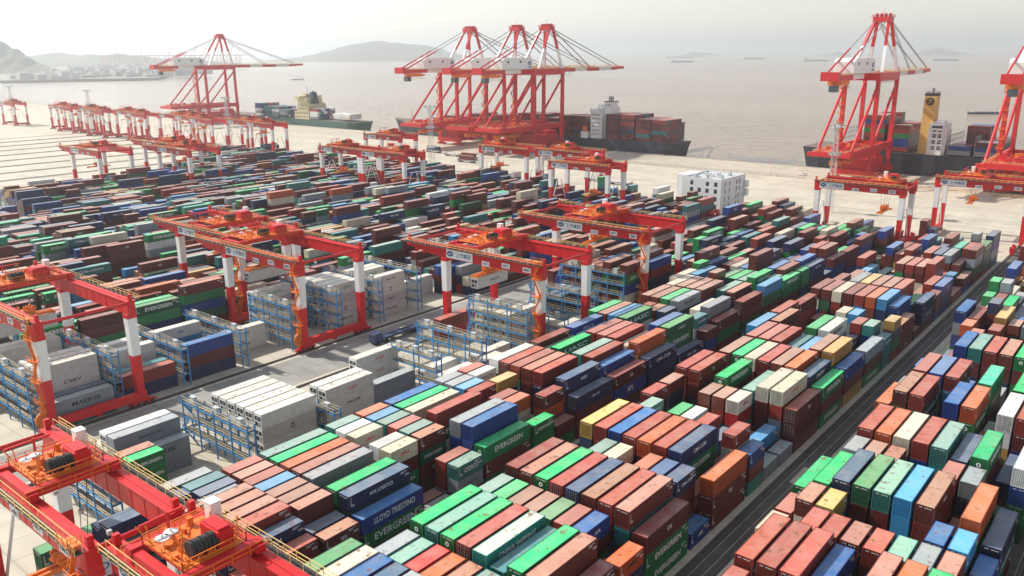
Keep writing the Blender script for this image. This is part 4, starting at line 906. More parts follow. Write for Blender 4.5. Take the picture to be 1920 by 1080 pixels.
# ---------------------------------------------------------------- quay cranes
SM = {}
def sts_meshes():
    if SM: return SM
    d = SM; X, Y = 17.5, 9.0; zb = 57.5
    lg = MB(); lg.taper(0, 0, 3.0, zb, 2.5, 2.2, 2.2, 2.0); lg.taper(0,0,14,20.5,3.0,2.7,3.0,2.7); d['leg'] = lg.mesh('leg', [MT['red']])
    sb = MB(); sb.box(-1.2,1.2,-Y-3,Y+3,2.6,6.0); sb.box(-.7,.7,-Y-2,-Y+2,1.6,2.7); sb.box(-.7,.7,Y-2,Y+2,1.6,2.7)
    d['sill_beam'] = sb.mesh('sill_beam', [MT['red']])
    bg_ = MB()
    for q in (-3.9,-1.4,1.4,3.9):
        bg_.box(-.5,.5,q-1.0,q+1.0,.55,1.6,0)
        for yy in (q-.55,q+.55): bg_.tube((-.4,yy,.5),(.4,yy,.5),.42,10,1)
    d['bogie'] = bg_.mesh('bogie', [MT['red'], MT['black']])
    pb = MB()
    for y in (-Y, Y): pb.prism([(-60,17.0),(-60,19.3),(-X,20.2),(X,20.2),(X,16.4),(-X,15.6),(-40,16.0)], 'y', y-1.0, y+1.0)
    pb.box(-61,-59.2,-Y-2.5,Y+2.5,17.2,19.4); pb.box(-36,-34.6,-Y,Y,17.2,19.0); pb.box(-X-.8,-X+.8,-Y,Y,16.4,19.4); pb.box(X-.8,X+.8,-Y,Y,16.4,19.4)
    d['portal_beam'] = pb.mesh('portal_beam', [MT['red']])
    pf = MB(); pf.box(-59,-20,-Y+1,Y-1,19.4,19.7,0)
    rn = random.Random(2)
    for q in range(34):
        x, y = rn.uniform(-57,-22), rn.uniform(-Y+1,Y-3); pf.box(x, x+rn.uniform(.8,3.5), y, y+rn.uniform(.6,2.4), 19.7, 19.7+rn.uniform(.5,2.6), rn.choice((0,0,1)))
    d['transfer_platform'] = pf.mesh('transfer_platform', [MT['red'], MT['orange']])
    pr_ = MB(); pr_.rail([(-59,-Y+.6,19.7),(-20,-Y+.6,19.7)],1.2,2.4,.06); pr_.rail([(-59,Y-.6,19.7),(-20,Y-.6,19.7)],1.2,2.4,.06); pr_.rail([(-59.5,-Y,19.6),(-59.5,Y,19.6)],1.2,2.4,.06)
    d['platform_railing'] = pr_.mesh('platform_railing', [MT['yellow']])
    cm_ = MB(); rn = random.Random(6); cm_.box(-50,-24,-3,-1.6,13.4,14.2); cm_.box(-50,-24,1.6,3,13.4,14.2); cm_.box(-40,-28,-3.4,3.4,12.0,13.0)
    for q in range(14): x = rn.uniform(-50,-24); cm_.box(x,x+1.4,rn.uniform(-4,2),rn.uniform(2.1,4),11.4,rn.uniform(12.4,14.6))
    d['lower_trolley'] = cm_.mesh('lower_trolley', [MT['orange']])
    for nm, p_, q_ in (('brace_sea', (X,0,54), (-X+2,0,20)), ('brace_land', (-X,0,54), (-52,0,19.4))):
        dg = MB(); dg.tube(p_, q_, .82, 8); d[nm] = dg.mesh('diagonal_brace', [MT['red']])
    ub = MB()
    for y in (-Y, Y): ub.box(-X-1,X+1,y-.95,y+.95,55.6,60.0)
    for x in (-X, X): ub.box(x-1.1,x+1.1,-Y,Y,56.0,59.8)
    d['upper_beam'] = ub.mesh('upper_beam', [MT['red']])
    bm_ = MB()
    seg = [(-70,-44,0),(-44,-26,1),(-26,42,0),(42,58,1),(58,76,0),(76,94,1),(94,113,0)]
    for (a, b_, mi) in seg:
        for y in (-2.9, 2.9):
            h0 = 2.5 if a < 90 else 2.2; bm_.prism([(a,57.2),(b_,57.2 if b_ < 100 else 58.6),(b_,57.2+h0+.4),(a,57.2+h0+.4)], 'y', y-.62, y+.62, mi)
    for x in range(-68, 112, 9): bm_.box(x-.3,x+.3,-2.9,2.9,57.4,58.4,0)
    bm_.box(-71,-66,-4.4,4.4,57,61.5,0); bm_.box(110,113.5,-3.4,3.4,58,60.2,0)
    d['boom'] = bm_.mesh('boom', [MT['red'], MT['white']])
    wr = MB()
    for y in (-4.4, 4.4): wr.rail([(-68,y,59.9),(110,y,59.9)],1.2,3.6,.06)
    wr.box(-68,110,-4.4,-3.6,59.75,59.9); wr.box(-68,110,3.6,4.4,59.75,59.9)
    d['boom_walkway'] = wr.mesh('boom_walkway', [MT['yellow']])
    for sy in (-1, 1):
        for kk, (x, z0) in enumerate(((X, 60),(-X+6, 60))):
            af = MB(); p = Vector((x, sy*Y*.92, z0)); q = Vector((10 + (1.8 if x > 0 else -3.2), sy*3.8, 88.5)); mid = p.lerp(q, .5)
            af.bar(p, mid, 1.6, 1.6, 1); af.bar(mid, q, 1.6, 1.6, 0); d['apex%d%d' % (sy, kk)] = af.mesh('apex_leg', [MT['red'], MT['white']])
    ah = MB(); ah.box(5.6,12.6,-4.8,4.8,87.6,90.6); ah.box(6,12,-5.8,5.8,90.4,90.6)
    for y in (-3.6,-1.2,1.2,3.6): ah.tube((8.2,y-.3,91.6),(8.2,y+.3,91.6),1.0,12); ah.tube((10.6,y-.3,91.6),(10.6,y+.3,91.6),1.0,12)
    ah.rail([(6,-5.8,90.6),(12,-5.8,90.6),(12,5.8,90.6),(6,5.8,90.6),(6,-5.8,90.6)],1.1,1.5,.05); ah.bar((9,0,92),(9,0,95),.12); ah.bar((9,0,95),(11,0,95.2),.1)
    d['apex_head'] = ah.mesh('apex_head', [MT['red']])
    for kk, (x, z) in enumerate(((64,60.0),(104,60.6))):
        sy_ = MB(); sy_.tube((11,-.4,89),(x,-.3,z),.2,6); sy_.tube((11,.4,89),(x,.3,z),.2,6); d['stay%d' % kk] = sy_.mesh('fore_stay', [MT['grey']])
    sy_ = MB(); p = Vector((7,0,89)); q = Vector((-66,0,60.4)); m_ = p.lerp(q,.55); sy_.tube(p,m_,.26,6); sy_.tube(m_,q,.5,6,1); d['stay2'] = sy_.mesh('back_stay', [MT['grey'], MT['red']])
    mh = MB(); mh.prism([(-50,60.2),(-15,60.2),(-15,67.0),(-20,68.2),(-46,68.2),(-50,66.4)], 'y', -5.4, 5.4, 0)
    for x in (-44,-30): mh.box(x,x+2.0,-5.46,-5.4,64.6,66.0,1)
    for x in (-47,-38,-26): mh.bar((x,-3,68.2),(x+2,-3,73),.2,None,0)
    d['machine_house'] = mh.mesh('machine_house', [MT['white'], MT['black']])
    lo = MB(); n = 20; lo.v += [(1.9*math.cos(2*math.pi*i/n), 0, 1.4*math.sin(2*math.pi*i/n)) for i in range(n)]; lo.f.append(tuple(range(n))); lo.m.append(0)
    d['logo'] = lo.mesh('logo', [MT['sblue']])
    tl = MB(); tl.box(-62,-50,-3.6,3.6,54.6,56.9,0); tl.box(-64,-60,-2,2,51.2,54.6,1); tl.box(-50,-46,-2.6,2.6,55,56.4,0)
    for q in range(5): tl.bar((-62+q*3,-3.8,54.2),(-62+q*3,-3.8,52.6),.2,None,0); tl.bar((-62,-3.8,53.4),(-48,-3.8,53.4),.18,None,0)
    d['main_trolley'] = tl.mesh('main_trolley', [MT['orange'], MT['glass']])
    fs = MB()
    for q in range(9):
        x = -8+q*5
        for k in range(5): 
            a, b_ = math.pi*k/5, math.pi*(k+1)/5; fs.bar((x+2.4*(1-math.cos(a))/1,-4.6,57-3.2*math.sin(a)),(x+2.4*(1-math.cos(b_)),-4.6,57-3.2*math.sin(b_)),.13)
    d['festoon'] = fs.mesh('festoon', [MT['black']])
    st = MB()
    for q in range(11):
        z0 = 4+q*4.8; s_ = 1 if q % 2 else -1
        st.box(-4.0,-1.2,-1.6,1.6,z0+4.6,z0+4.75); st.bar((-3.2,-s_*1.5,z0),(-3.2,s_*1.5,z0+4.6),.9,.15); st.rail([(-4.0,-1.6,z0+4.7),(-4.0,1.6,z0+4.7)],1.1,1.6,.05); st.bar((-3.7,-s_*1.5,z0+1),(-3.7,s_*1.5,z0+5.6),.1)
    d['stairs'] = st.mesh('stairs', [MT['orange']])
    bx = MB(); bx.box(-16,16,-6.5,6.5,6,11.5); bx.box(-14,2,-8,8,3,6); bx.box(4,15,-5,5,11.5,14); 
    d['electrical_house'] = bx.mesh('electrical_house', [MT['red']])
    return d
def sts(y, label, x=513.5):
    d = sts_meshes(); t = thing('quay_crane', (x, y, 0), label, 'quay crane', 'ship-to-shore quay cranes along the berth')
    for sx in (-1, 1):
        s = ob('sill_beam', d['sill_beam'], t, (sx*17.5, 0, 0))
        for sy in (-1, 1): ob('leg', d['leg'], t, (sx*17.5, sy*9, 0)); ob('bogie', d['bogie'], s, (0, sy*9, 0))
    p = ob('portal_beam', d['portal_beam'], t); ob('lettering', lettering('SIPG 洋山港区', 11, 1.3, '-y', MT['wink']), p, (6, -9.85, 18.2))
    pf = ob('transfer_platform', d['transfer_platform'], t); ob('platform_railing', d['platform_railing'], pf)
    for n in ('lower_trolley', 'upper_beam', 'apex_head', 'main_trolley', 'festoon', 'electrical_house'): ob(n, d[n], t)
    for sy in (-1, 1):
        for n in ('brace_sea', 'brace_land'): ob('diagonal_brace', d[n], t, (0, sy*9, 0))
        for n in ('stay0', 'stay1'): ob('fore_stay', d[n], t, (0, sy*3.2, 0))
        ob('back_stay', d['stay2'], t, (0, sy*3.2, 0))
        for kk in (0, 1): ob('apex_leg', d['apex%d%d' % (sy, kk)], t)
    b = ob('boom', d['boom'], t); ob('boom_walkway', d['boom_walkway'], b)
    m = ob('machine_house', d['machine_house'], t); ob('logo', d['logo'], m, (-18.6, -5.46, 64.4)); ob('lettering', lettering('SIPG', 2.4, .8, '-y', MT['wink']), m, (-18.6, -5.5, 64.4)); ob('lettering', lettering('上港集团', 4.4, 1.1, '-y', MT['ink']), m, (-18.6, -5.45, 61.8))
    ob('stairs', d['stairs'], t, (-17.5, 9, 0))
    return t
sts(154.0, 'large red quay crane standing clear on the right, in front of the dark hull')
sts(72.0, 'red quay crane cut by the right edge of the picture')
sts(396.0, 'right one of the three overlapping quay cranes at the middle ship')
sts(425.0, 'middle one of the three overlapping quay cranes at the middle ship')
sts(474.0, 'left one of the three overlapping quay cranes at the middle ship')
sts(838.0, 'pale hazy quay crane standing alone on the left behind the far row')

# ---------------------------------------------------------------- ships
def hull(name, y_bow, y_stern, x0, beam, deck, sheer, m, parent, wl=WZ):
    """bow at y_bow, stern at y_stern; side along the quay at x0"""
    mb = MB(); n = 40; rows = [wl-1, wl+.02, wl+3, deck*.5, deck]; cx = x0+beam/2; L = y_bow-y_stern; sg = 1 if L > 0 else -1
    P = []
    for i in range(n+1):
        s = i/n; ring = []
        for j, z in enumerate(rows):
            f = j/(len(rows)-1)
            bw = min(1, ((1-s)/(.20-.11*f))**.62) if s > .8 else 1.0        # bow taper with flare
            st_ = min(1, (s/(.10-.075*f)+.35+.35*f)**.5) if s < .12 else 1.0
            wdt = beam/2*bw*min(1, st_)
            yy = y_stern + L*s + sg*(1-s if False else 0) + (sg*(f**1.5)*9*max(0, (s-.88)/.12) if s > .88 else 0) - (sg*f*5*(1-s/.06) if s < .06 else 0)
            zz = z + (sheer*max(0, (s-.82)/.18)**1.2 if j == len(rows)-1 else sheer*.5*max(0,(s-.82)/.18)**1.2 if j == 3 else 0)
            ring.append((wdt, yy, zz))
        P.append(ring)
    R = len(rows); base = len(mb.v)
    for ring in P:
        for (wd, y, z) in ring: mb.v.append((cx-wd, y, z))
        for (wd, y, z) in ring: mb.v.append((cx+wd, y, z))
    W = 2*R
    for i in range(n):
        for j in range(R-1):
            for o_ in (0, R):
                mi = 1 if j == 0 else 0
                mb.f.append((i*W+o_+j, (i+1)*W+o_+j, (i+1)*W+o_+j+1, i*W+o_+j+1)); mb.m.append(mi)
        mb.f.append((i*W+R-1, (i+1)*W+R-1, (i+1)*W+2*R-1, i*W+2*R-1)); mb.m.append(2)
    mb.f.append(tuple(range(R))+tuple(range(2*R-1, R-1, -1))); mb.m.append(0)
    o = mb.build(name, m, parent)
    return o, P
redlead = mat('hull_boot_red', (.20,.03,.025), .6, dirt=.4)
deckm = mat('ship_deck', (.17,.12,.10), .8, dirt=.4, dscale=.15)
def cargo(bays, x0, nrow, deck, rnd, weights, parent_name, label):
    mb = MB(); fc = []
    for (y0, tiers) in bays:
        for r in range(nrow):
            t_ = max(0, tiers - rnd.choice((0,0,0,0,1)) if r > 0 else tiers)
            if isinstance(weights, dict): cols = [rnd.choices(list(weights), list(weights.values()))[0] for _ in range(t_)]
            for lv in range(t_):
                c = cols[lv]; j = .85+.3*rnd.random(); z = deck+lv*2.62; x = x0+r*2.55
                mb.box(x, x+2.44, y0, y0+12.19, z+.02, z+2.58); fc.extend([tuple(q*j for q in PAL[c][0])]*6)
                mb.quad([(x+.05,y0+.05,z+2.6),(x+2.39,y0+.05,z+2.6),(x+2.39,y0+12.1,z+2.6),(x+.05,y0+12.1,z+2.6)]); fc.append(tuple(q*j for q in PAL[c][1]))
                if r == 0 and c in 'gbm' and rnd.random() < .55:
                    tx, tw, th = {'g':('U A S C',8,.9),'b':('CMA CGM',5,.9),'m':('K',.9,.9)}[c]
                    V, F, asp = text_mesh(tx, .004, 1); n = len(mb.v)
                    mb.v += [(x-.03, y0+6.1-u*tw, z+1.3+v*th) for (u, v, zz) in V]
                    for f in F: mb.f.append(tuple(i+n for i in f)); mb.m.append(0); fc.append((.75,.75,.73))
    me = mb.mesh(parent_name, [MT['far']]); colour_faces(me, fc)
    return tag(ob(parent_name, me), label, 'deck cargo', kind='stuff')
def windows(mb, x, y0, y1, z0, z1, rows, cols, mi, face='x'):
    for r in range(rows):
        for c in range(cols):
            y = y0+(y1-y0)*(c+.3)/cols; z = z0+(z1-z0)*(r+.35)/rows
            mb.box(x-.06, x+.02, y, y+(y1-y0)*.4/cols, z, z+(z1-z0)*.36/rows, mi)
SHX = QX+2.5
# --- right ship: dark hull, ochre funnel
navy = mat('hull_dark_navy', (.018,.024,.038), .45, dirt=.3, dscale=.08, dcol=(.10,.07,.05))
t = thing('container_ship', (SHX+21, 90, WZ), 'dark hulled container ship at the right with tall ochre funnel and white deckhouse', 'container ship', 'container ships moored at the quay')
def at_t(o, t): o.location = Vector(o.location)-Vector(t.location); return o
o, P = hull('hull', -150, 196, SHX, 42, 12.5, 3, [navy, redlead, deckm], t); at_t(o, t)
mb = MB(); mb.box(SHX+3, SHX+15, 117, 126, 12.4, 27, 0); mb.box(SHX-1, SHX+17, 118, 125, 27, 30.5, 0); mb.box(SHX+3, SHX+12, 119, 124, 30.5, 32, 0); mb.box(SHX+1.5, SHX+8, 118.5, 126.5, 12.4, 31, 0)
for z in (15.5,19,22.5,26): 
    for y in (119.3,122.3): mb.box(SHX+1.40, SHX+1.55, y, y+1.9, z, z+2.1, 1)
mb.box(SHX-1.06, SHX-.96, 118.6, 124.4, 28.2, 29.6, 1)
for z in (16,19.5,23,26.5): mb.rail([(SHX+1.2,118,z),(SHX+1.2,127,z)],1.0,1.2,.05,0)
at_t(mb.build('deckhouse', [MT['white'], MT['glass']], t), t)
mb = MB(); mb.taper(SHX+9, 128.5, 12.4, 47.5, 8.5, 7.5, 7.5, 6.6, 0); mb.taper(SHX+9,128.5,46.2,47.6,7.7,6.8,7.7,6.8,1)
fun = at_t(mb.build('funnel', [mat('funnel_ochre', (.60,.36,.09), .5, dirt=.2), MT['black']], t), t)
mb = MB()
for k in range(4): mb.tube((SHX+7.4+k*1.1,128.5,47.5),(SHX+7.4+k*1.1,128.5,50.6),.5,10)
mb.rail([(SHX+5.5,125.5,47.6),(SHX+12.5,125.5,47.6),(SHX+12.5,131.5,47.6),(SHX+5.5,131.5,47.6),(SHX+5.5,125.5,47.6)],1.0,1.4,.06)
at_t(mb.build('exhaust_pipes', MT['grey'], t), t)
dk = MB(); n = 20; dk.v += [(0, 2.3*math.cos(2*math.pi*i/n), 2.3*math.sin(2*math.pi*i/n)) for i in range(n)]; dk.f.append(tuple(range(n))); dk.m.append(0)
lo = dk.build('logo', MT['black'], fun, (SHX+9-3.98, 128.5, 43.0)); lo.rotation_euler = (0, R_(-.9), 0)
ob('lettering', lettering('M\nSC', 2.1, 2.5, '-x', bpy.data.materials['funnel_ochre']), lo, (-.05, 0, 0))
for y in (180, 166, 115, 101, 87, 73, 59):
    mb = MB()
    for q in range(9): mb.bar((SHX+1+q*4.9, y, 12.4),(SHX+1+q*4.9, y, 24), .3)
    for z in (15,18,21,24): mb.bar((SHX+1, y, z),(SHX+40.5, y, z), .3)
    at_t(mb.build('lashing_bridge', MT['grey'], t), t)
rnd = random.Random(21)
cargo([(137,6),(151,8)], SHX+1.2, 16, 13.2, rnd, dict(r=.5,g=.16,b=.10,m=.2,R=.1), 'deck_cargo', 'tall red, green and blue container stacks aboard the dark ship beside its funnel')
cargo([(103,2),(88.5,3),(60,7),(45,7)], SHX+1.2, 16, 13.2, rnd, dict(e=.2,b=.2,m=.4,r=.2), 'deck_cargo', 'low grey, blue and maroon containers ahead of the white deckhouse')
cargo([(97.5,6)], SHX+20, 8, 13.2, rnd, dict(m=.6,b=.3), 'deck_cargo', 'maroon and blue container block standing inboard on the dark ship')
# --- middle ship
t = thing('container_ship', (SHX+16, 440, WZ), 'dark blue container ship at the middle berth stacked high with maroon containers', 'container ship', 'container ships moored at the quay')
mid = mat('hull_dark_blue', (.022,.030,.055), .5, dirt=.35, dscale=.1, dcol=(.10,.08,.07))
o, P = hull('hull', 590, 298, SHX, 28, 8.2, 4.5, [mid, redlead, deckm], t); at_t(o, t)
mb = MB(); mb.box(SHX+1, SHX+27, 356, 366, 8, 27.5, 0); mb.box(SHX-1.5, SHX+29.5, 358, 365, 27.5, 30.5, 0); mb.box(SHX+8, SHX+24, 359, 364, 30.5, 33, 0); mb.box(SHX+5, SHX+14, 350, 356, 8, 36, 0); mb.box(SHX+4.6, SHX+14.4, 349.6, 356.4, 35.4, 36.2, 1)
windows(mb, SHX+.98, 357, 365, 10, 27, 6, 4, 1); windows(mb, SHX+4.95, 350.5, 355.5, 31, 35, 1, 3, 1)
for z in range(11, 28, 3): mb.rail([(SHX+.6,356,z),(SHX+.6,366,z)],1.0,1.5,.06,0)
for y in (351.5,353,354.5): mb.tube((SHX+9,y,36),(SHX+9,y,39.5),.55,8,1)
mb.bar((SHX+16,361,33),(SHX+16,361,41),.3,None,0); mb.bar((SHX+16,357.5,40),(SHX+16,364.5,40),.2,None,0); mb.box(SHX-.5, SHX+3, 368, 374, 8, 13, 0)
at_t(mb.build('deckhouse', [MT['white'], MT['glass']], t), t)
mb = MB(); mb.tube((SHX+1,371,13),(SHX+1,371,17),1.8,10); at_t(mb.build('lifeboat', MT['orange'], t), t)
mb = MB(); mb.bar((SHX+16,578,12),(SHX+16,578,21),.35); mb.bar((SHX+16,574,13),(SHX+16,580,13),.6); at_t(mb.build('foremast', MT['grey'], t), t)
W2 = dict(m=.62, p=.14, r=.12, n=.05, t=.03, R=.04)
cargo([(300.5,6),(313.5,6),(327,7),(340,7)], SHX+.6, 11, 8.6, rnd, W2, 'deck_cargo', 'high block of maroon containers on the stern of the middle ship')
cargo([(370,6),(383.5,6),(397,5),(411,6),(425,6),(439,5),(453,5),(467,4),(481,5),(495,4),(509,4),(523,3)], SHX+.6, 10, 8.6, rnd, W2, 'deck_cargo', 'maroon containers on the middle ship seen between the quay cranes')
# --- left ship
t = thing('container_ship', (SHX+13, 800, WZ), 'green hulled ship with cream deckhouse and dark funnel at the left berth', 'container ship', 'container ships moored at the quay')
gh = mat('hull_sea_green', (.035,.115,.095), .5, dirt=.4, dscale=.08, dcol=(.14,.15,.12))
o, P = hull('hull', 960, 648, SHX, 27, 6.5, 3, [gh, redlead, deckm], t); at_t(o, t)
crm = mat('deckhouse_cream', (.60,.53,.33), .5, dirt=.3)
mb = MB(); mb.box(SHX+1, SHX+26, 714, 738, 6, 14, 0); mb.box(SHX+2, SHX+25, 716, 734, 14, 22, 0); mb.box(SHX+3, SHX+24, 720, 735, 22, 27, 0); mb.box(SHX-1, SHX+28, 726, 735, 27, 29.5, 0); mb.box(SHX+8, SHX+19, 727, 733, 29.5, 31.5, 0)
windows(mb, SHX+.98, 715, 737, 7, 14, 2, 8, 1); windows(mb, SHX+1.98, 717, 733, 15, 22, 2, 6, 1)
for z in (14,18,22,27): mb.rail([(SHX+.5,713,z),(SHX+.5,737,z)],1.0,2,.07,0)
at_t(mb.build('deckhouse', [crm, MT['glass']], t), t)
mb = MB(); mb.taper(SHX+12, 718, 22, 33.5, 7, 6.5, 5, 4.4, 0, 0, 1.2); mb.tube((SHX+12,719,33),(SHX+12,719,35),.7,8,0); mb.bar((SHX+12,729,31),(SHX+12,729,39),.35,None,0)
at_t(mb.build('funnel', mat('funnel_dark', (.02,.04,.06), .5, dirt=.2), t), t)
cargo([(700,4),(752,3),(766,4),(780,4),(796,5)], SHX+1, 9, 6.9, rnd, dict(b=.2,n=.2,R=.1,e=.2,w=.2,t=.1), 'deck_cargo', 'blue, white and grey containers on the green ship')
cargo([(655,2),(668,2)], SHX+5, 6, 8.4, rnd, dict(w=.8,c=.2), 'deck_cargo', 'low pale containers near the green ship end')
# --- ships far out
def small_ship(x, y, L, col, label, rot):
    t = thing('cargo_ship', (x, y, WZ), label, 'ship', 'small ships far out on the water', rot)
    mb = MB(); w_ = L*.15; h = L*.05; 
    mb.hexa([(-L/2,-w_/2,-.5),(L*.38,-w_/2,-.5),(L*.38,w_/2,-.5),(-L/2,w_/2,-.5)], [(-L/2,-w_/2,h),(L*.44,-w_/2,h),(L*.44,w_/2,h),(-L/2,w_/2,h)], 0)
    mb.hexa([(L*.38,-w_/2,-.5),(L*.47,-.2,-.5),(L*.47,.2,-.5),(L*.38,w_/2,-.5)], [(L*.44,-w_/2,h),(L*.5,-.3,h*1.3),(L*.5,.3,h*1.3),(L*.44,w_/2,h)], 0)
    mb.build('hull', mat('far_hull', col, .6, dirt=.2), t)
    mb = MB(); mb.box(-L*.46,-L*.34,-w_*.42,w_*.42,h,h+L*.09); mb.box(-L*.44,-L*.36,-w_*.5,w_*.5,h+L*.09,h+L*.12); mb.box(-L*.40,-L*.385,-.5,.5,h+L*.12,h+L*.19)
    mb.build('deckhouse', MT['white'], t)
    mb = MB()
    for k in range(5): mb.box(-L*.28+k*L*.13, -L*.18+k*L*.13, -w_*.4, w_*.4, h, h+L*.022)
    mb.build('hatch_covers', MT['grey'], t); return t
small_ship(7530, 3320, 190, (.10,.14,.20), 'tiny freighter on the horizon above the white building', R_(-60))
small_ship(6170, 2250, 170, (.20,.20,.20), 'tiny freighter left of the right quay crane boom', R_(-70))
small_ship(6660, 1510, 165, (.10,.16,.26), 'tiny blue freighter right of the tall quay crane', R_(-78))
small_ship(5390, 2900, 150, (.12,.16,.20), 'tiny freighter left of centre of the open water', R_(-62))
small_ship(9000, 4950, 200, (.22,.22,.22), 'tiny freighter furthest out among the group near the horizon', R_(-60))
small_ship(8600, 4560, 170, (.10,.14,.18), 'tiny freighter in the faint group near the horizon', R_(-60))
small_ship(1571, 2123, 38, (.16,.18,.20), 'small boat leaving a wake behind the left quay crane', R_(150))
small_ship(1185, 214, 46, (.03,.05,.08), 'small dark boat with bow wave at the right edge', R_(120))

# ---------------------------------------------------------------- building, masts, vehicles
t = thing('office_building', (355, 168, 0), 'white flat-roofed four storey building at the end of the container blocks', 'building')
wallm = mat('white_render', (.66,.67,.68), .7, dirt=.2, dscale=.2, dcol=(.45,.44,.42))
mb = MB(); mb.box(0,26,0,20,0,14.5); mb.box(0,26,0,.4,14.5,15.4); mb.box(0,.4,.4,20,14.5,15.4); mb.box(25.6,26,.4,20,14.5,15.4); mb.box(.4,25.6,19.6,20,14.5,15.4); mb.box(8,22,20,27,0,15.0)
mb.build('wall', wallm, t)
mb = MB(); mb.box(.4,25.6,.4,19.6,14.5,14.62); mb.build('roof', MT['lgrey'], t)
for z in (1.6, 5.2, 8.8, 12.0):
    for y in (2.0, 6.2, 10.2, 14.2):
        if (z, y) == (12.0, 10.2): continue
        f = MB(); f.box(-.06,.02,y,y+1.5,z,z+1.9); o = f.build('window', MT['glass'], t)
    for x in (4.0, 8.5, 16, 19):
        f = MB(); f.box(x,x+(1.2 if x > 10 else .9),-.06,.02,z-.4,z+1.7); f.build('window', MT['glass'], t)
for z, x in ((5,24),(9,24)): f = MB(); f.box(x,x+3,-1.6,0,z,z+3.2); f.build('stair_landing', wallm, t)
rn = random.Random(8)
for k in range(12):
    f = MB(); x, y = rn.uniform(3,21), rn.uniform(3,16); f.box(x,x+rn.uniform(1.2,2.4),y,y+rn.uniform(1,2.2),14.62,14.62+rn.uniform(.8,1.9)); f.build('air_conditioner', MT['lgrey'], t)
def mast(x, y, label, h=40):
    t = thing('light_mast', (x, y, 0), label, 'light mast', 'lattice floodlight masts on the apron')
    mb = MB(); q = 1.35; q2 = .8
    for sx, sy in ((-1,-1),(1,-1),(1,1),(-1,1)): mb.bar((sx*q,sy*q,0),(sx*q2,sy*q2,h),.2)
    n = 16
    for i in range(n):
        z0, z1 = h*i/n, h*(i+1)/n; a = q+(q2-q)*i/n; b_ = q+(q2-q)*(i+1)/n
        C4 = [(-1,-1),(1,-1),(1,1),(-1,1)]
        for k in range(4):
            u, v = C4[k], C4[(k+1) % 4]; mb.bar((u[0]*a,u[1]*a,z0),(v[0]*b_,v[1]*b_,z1),.1); mb.bar((u[0]*b_,u[1]*b_,z1),(v[0]*b_,v[1]*b_,z1),.1)
    mb.build('lattice', MT['lgrey'], t)
    for z, r in ((h*.36,2.6),(h*.66,2.7),(h-1,3.4)):
        pl = MB(); pl.tube((0,0,z),(0,0,z+.15),r,14); 
        for i in range(14): a = 2*math.pi*i/14; b_ = 2*math.pi*(i+1)/14; pl.bar((r*math.cos(a),r*math.sin(a),z+1.1),(r*math.cos(b_),r*math.sin(b_),z+1.1),.08); pl.bar((r*math.cos(a),r*math.sin(a),z),(r*math.cos(a),r*math.sin(a),z+1.1),.07)
        o = pl.build('platform', MT['lgrey'], t)
        if z > h*.5:
            fl = MB()
            for i in range(8): a = 2*math.pi*i/8; fl.box(r*math.cos(a)-.35,r*math.cos(a)+.35,r*math.sin(a)-.35,r*math.sin(a)+.35,z+.3,z+1.0)
            fl.build('floodlights', MT['grey'], o)
mast(388, 129.1, 'steel lattice light mast in front of the right quay crane')
mast(378, 377.7, 'steel lattice light mast in front of the left one of the three middle quay cranes')
mast(365, 585, 'hazy lattice light mast among the far crane row near the lone quay crane')
mast(364, 814.5, 'hazy lattice light mast rising above the far left crane row')
mast(365, 998, 'hazy lattice light mast at the left edge')
# driverless flatbed transporters
def agv(x, y, rz, label, load=None):
    t = thing('flatbed_transporter', (x, y, 0), label, 'transporter', 'driverless flatbed transporters on the apron', rz)
    mb = MB(); mb.box(-7.4,7.4,-1.45,1.45,.95,1.55); mb.box(-7.4,-6.6,-1.45,1.45,1.55,2.1); mb.box(6.6,7.4,-1.45,1.45,1.55,2.1); mb.build('chassis', MT['grey'], t)
    mb = MB(); mb.box(-6.4,6.4,-1.2,1.2,1.55,1.72); mb.build('load_deck', MT['lgrey'], t)
    for sx in (-1,1):
        for sy in (-1,1):
            for q in (4.6,6.0):
                w_ = MB(); w_.tube((sx*q,sy*1.0-.28,.6),(sx*q,sy*1.0+.28,.6),.6,14); w_.build('wheel', MT['black'], t)
    if load:
        a = random.choice('mp'); me, cu, L, H = RM['H']
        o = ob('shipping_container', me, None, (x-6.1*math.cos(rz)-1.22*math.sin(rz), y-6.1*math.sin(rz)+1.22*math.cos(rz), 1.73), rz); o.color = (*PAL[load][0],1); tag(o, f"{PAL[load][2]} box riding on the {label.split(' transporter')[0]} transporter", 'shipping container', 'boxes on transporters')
        r = ob('roof', RR['H'], o); r.color = (*PAL[load][1],1)
agv(399, 250, R_(95), 'empty flatbed transporter alone on open concrete, left of the white building')
agv(402, 268, R_(96), 'second empty flatbed transporter, behind the lone one on open concrete')
agv(432, 395, R_(90), 'loaded transporter under the three middle quay cranes, right one', 'm')
agv(440, 418, R_(90), 'empty transporter between two loaded ones by the middle quay cranes')
agv(448, 445, R_(88), 'loaded transporter under the three middle quay cranes, left one', 'n')
agv(420, 386, R_(92), 'loaded transporter just behind the light mast', 'p')
agv(405, 520, R_(90), 'empty transporter near the far crane row')
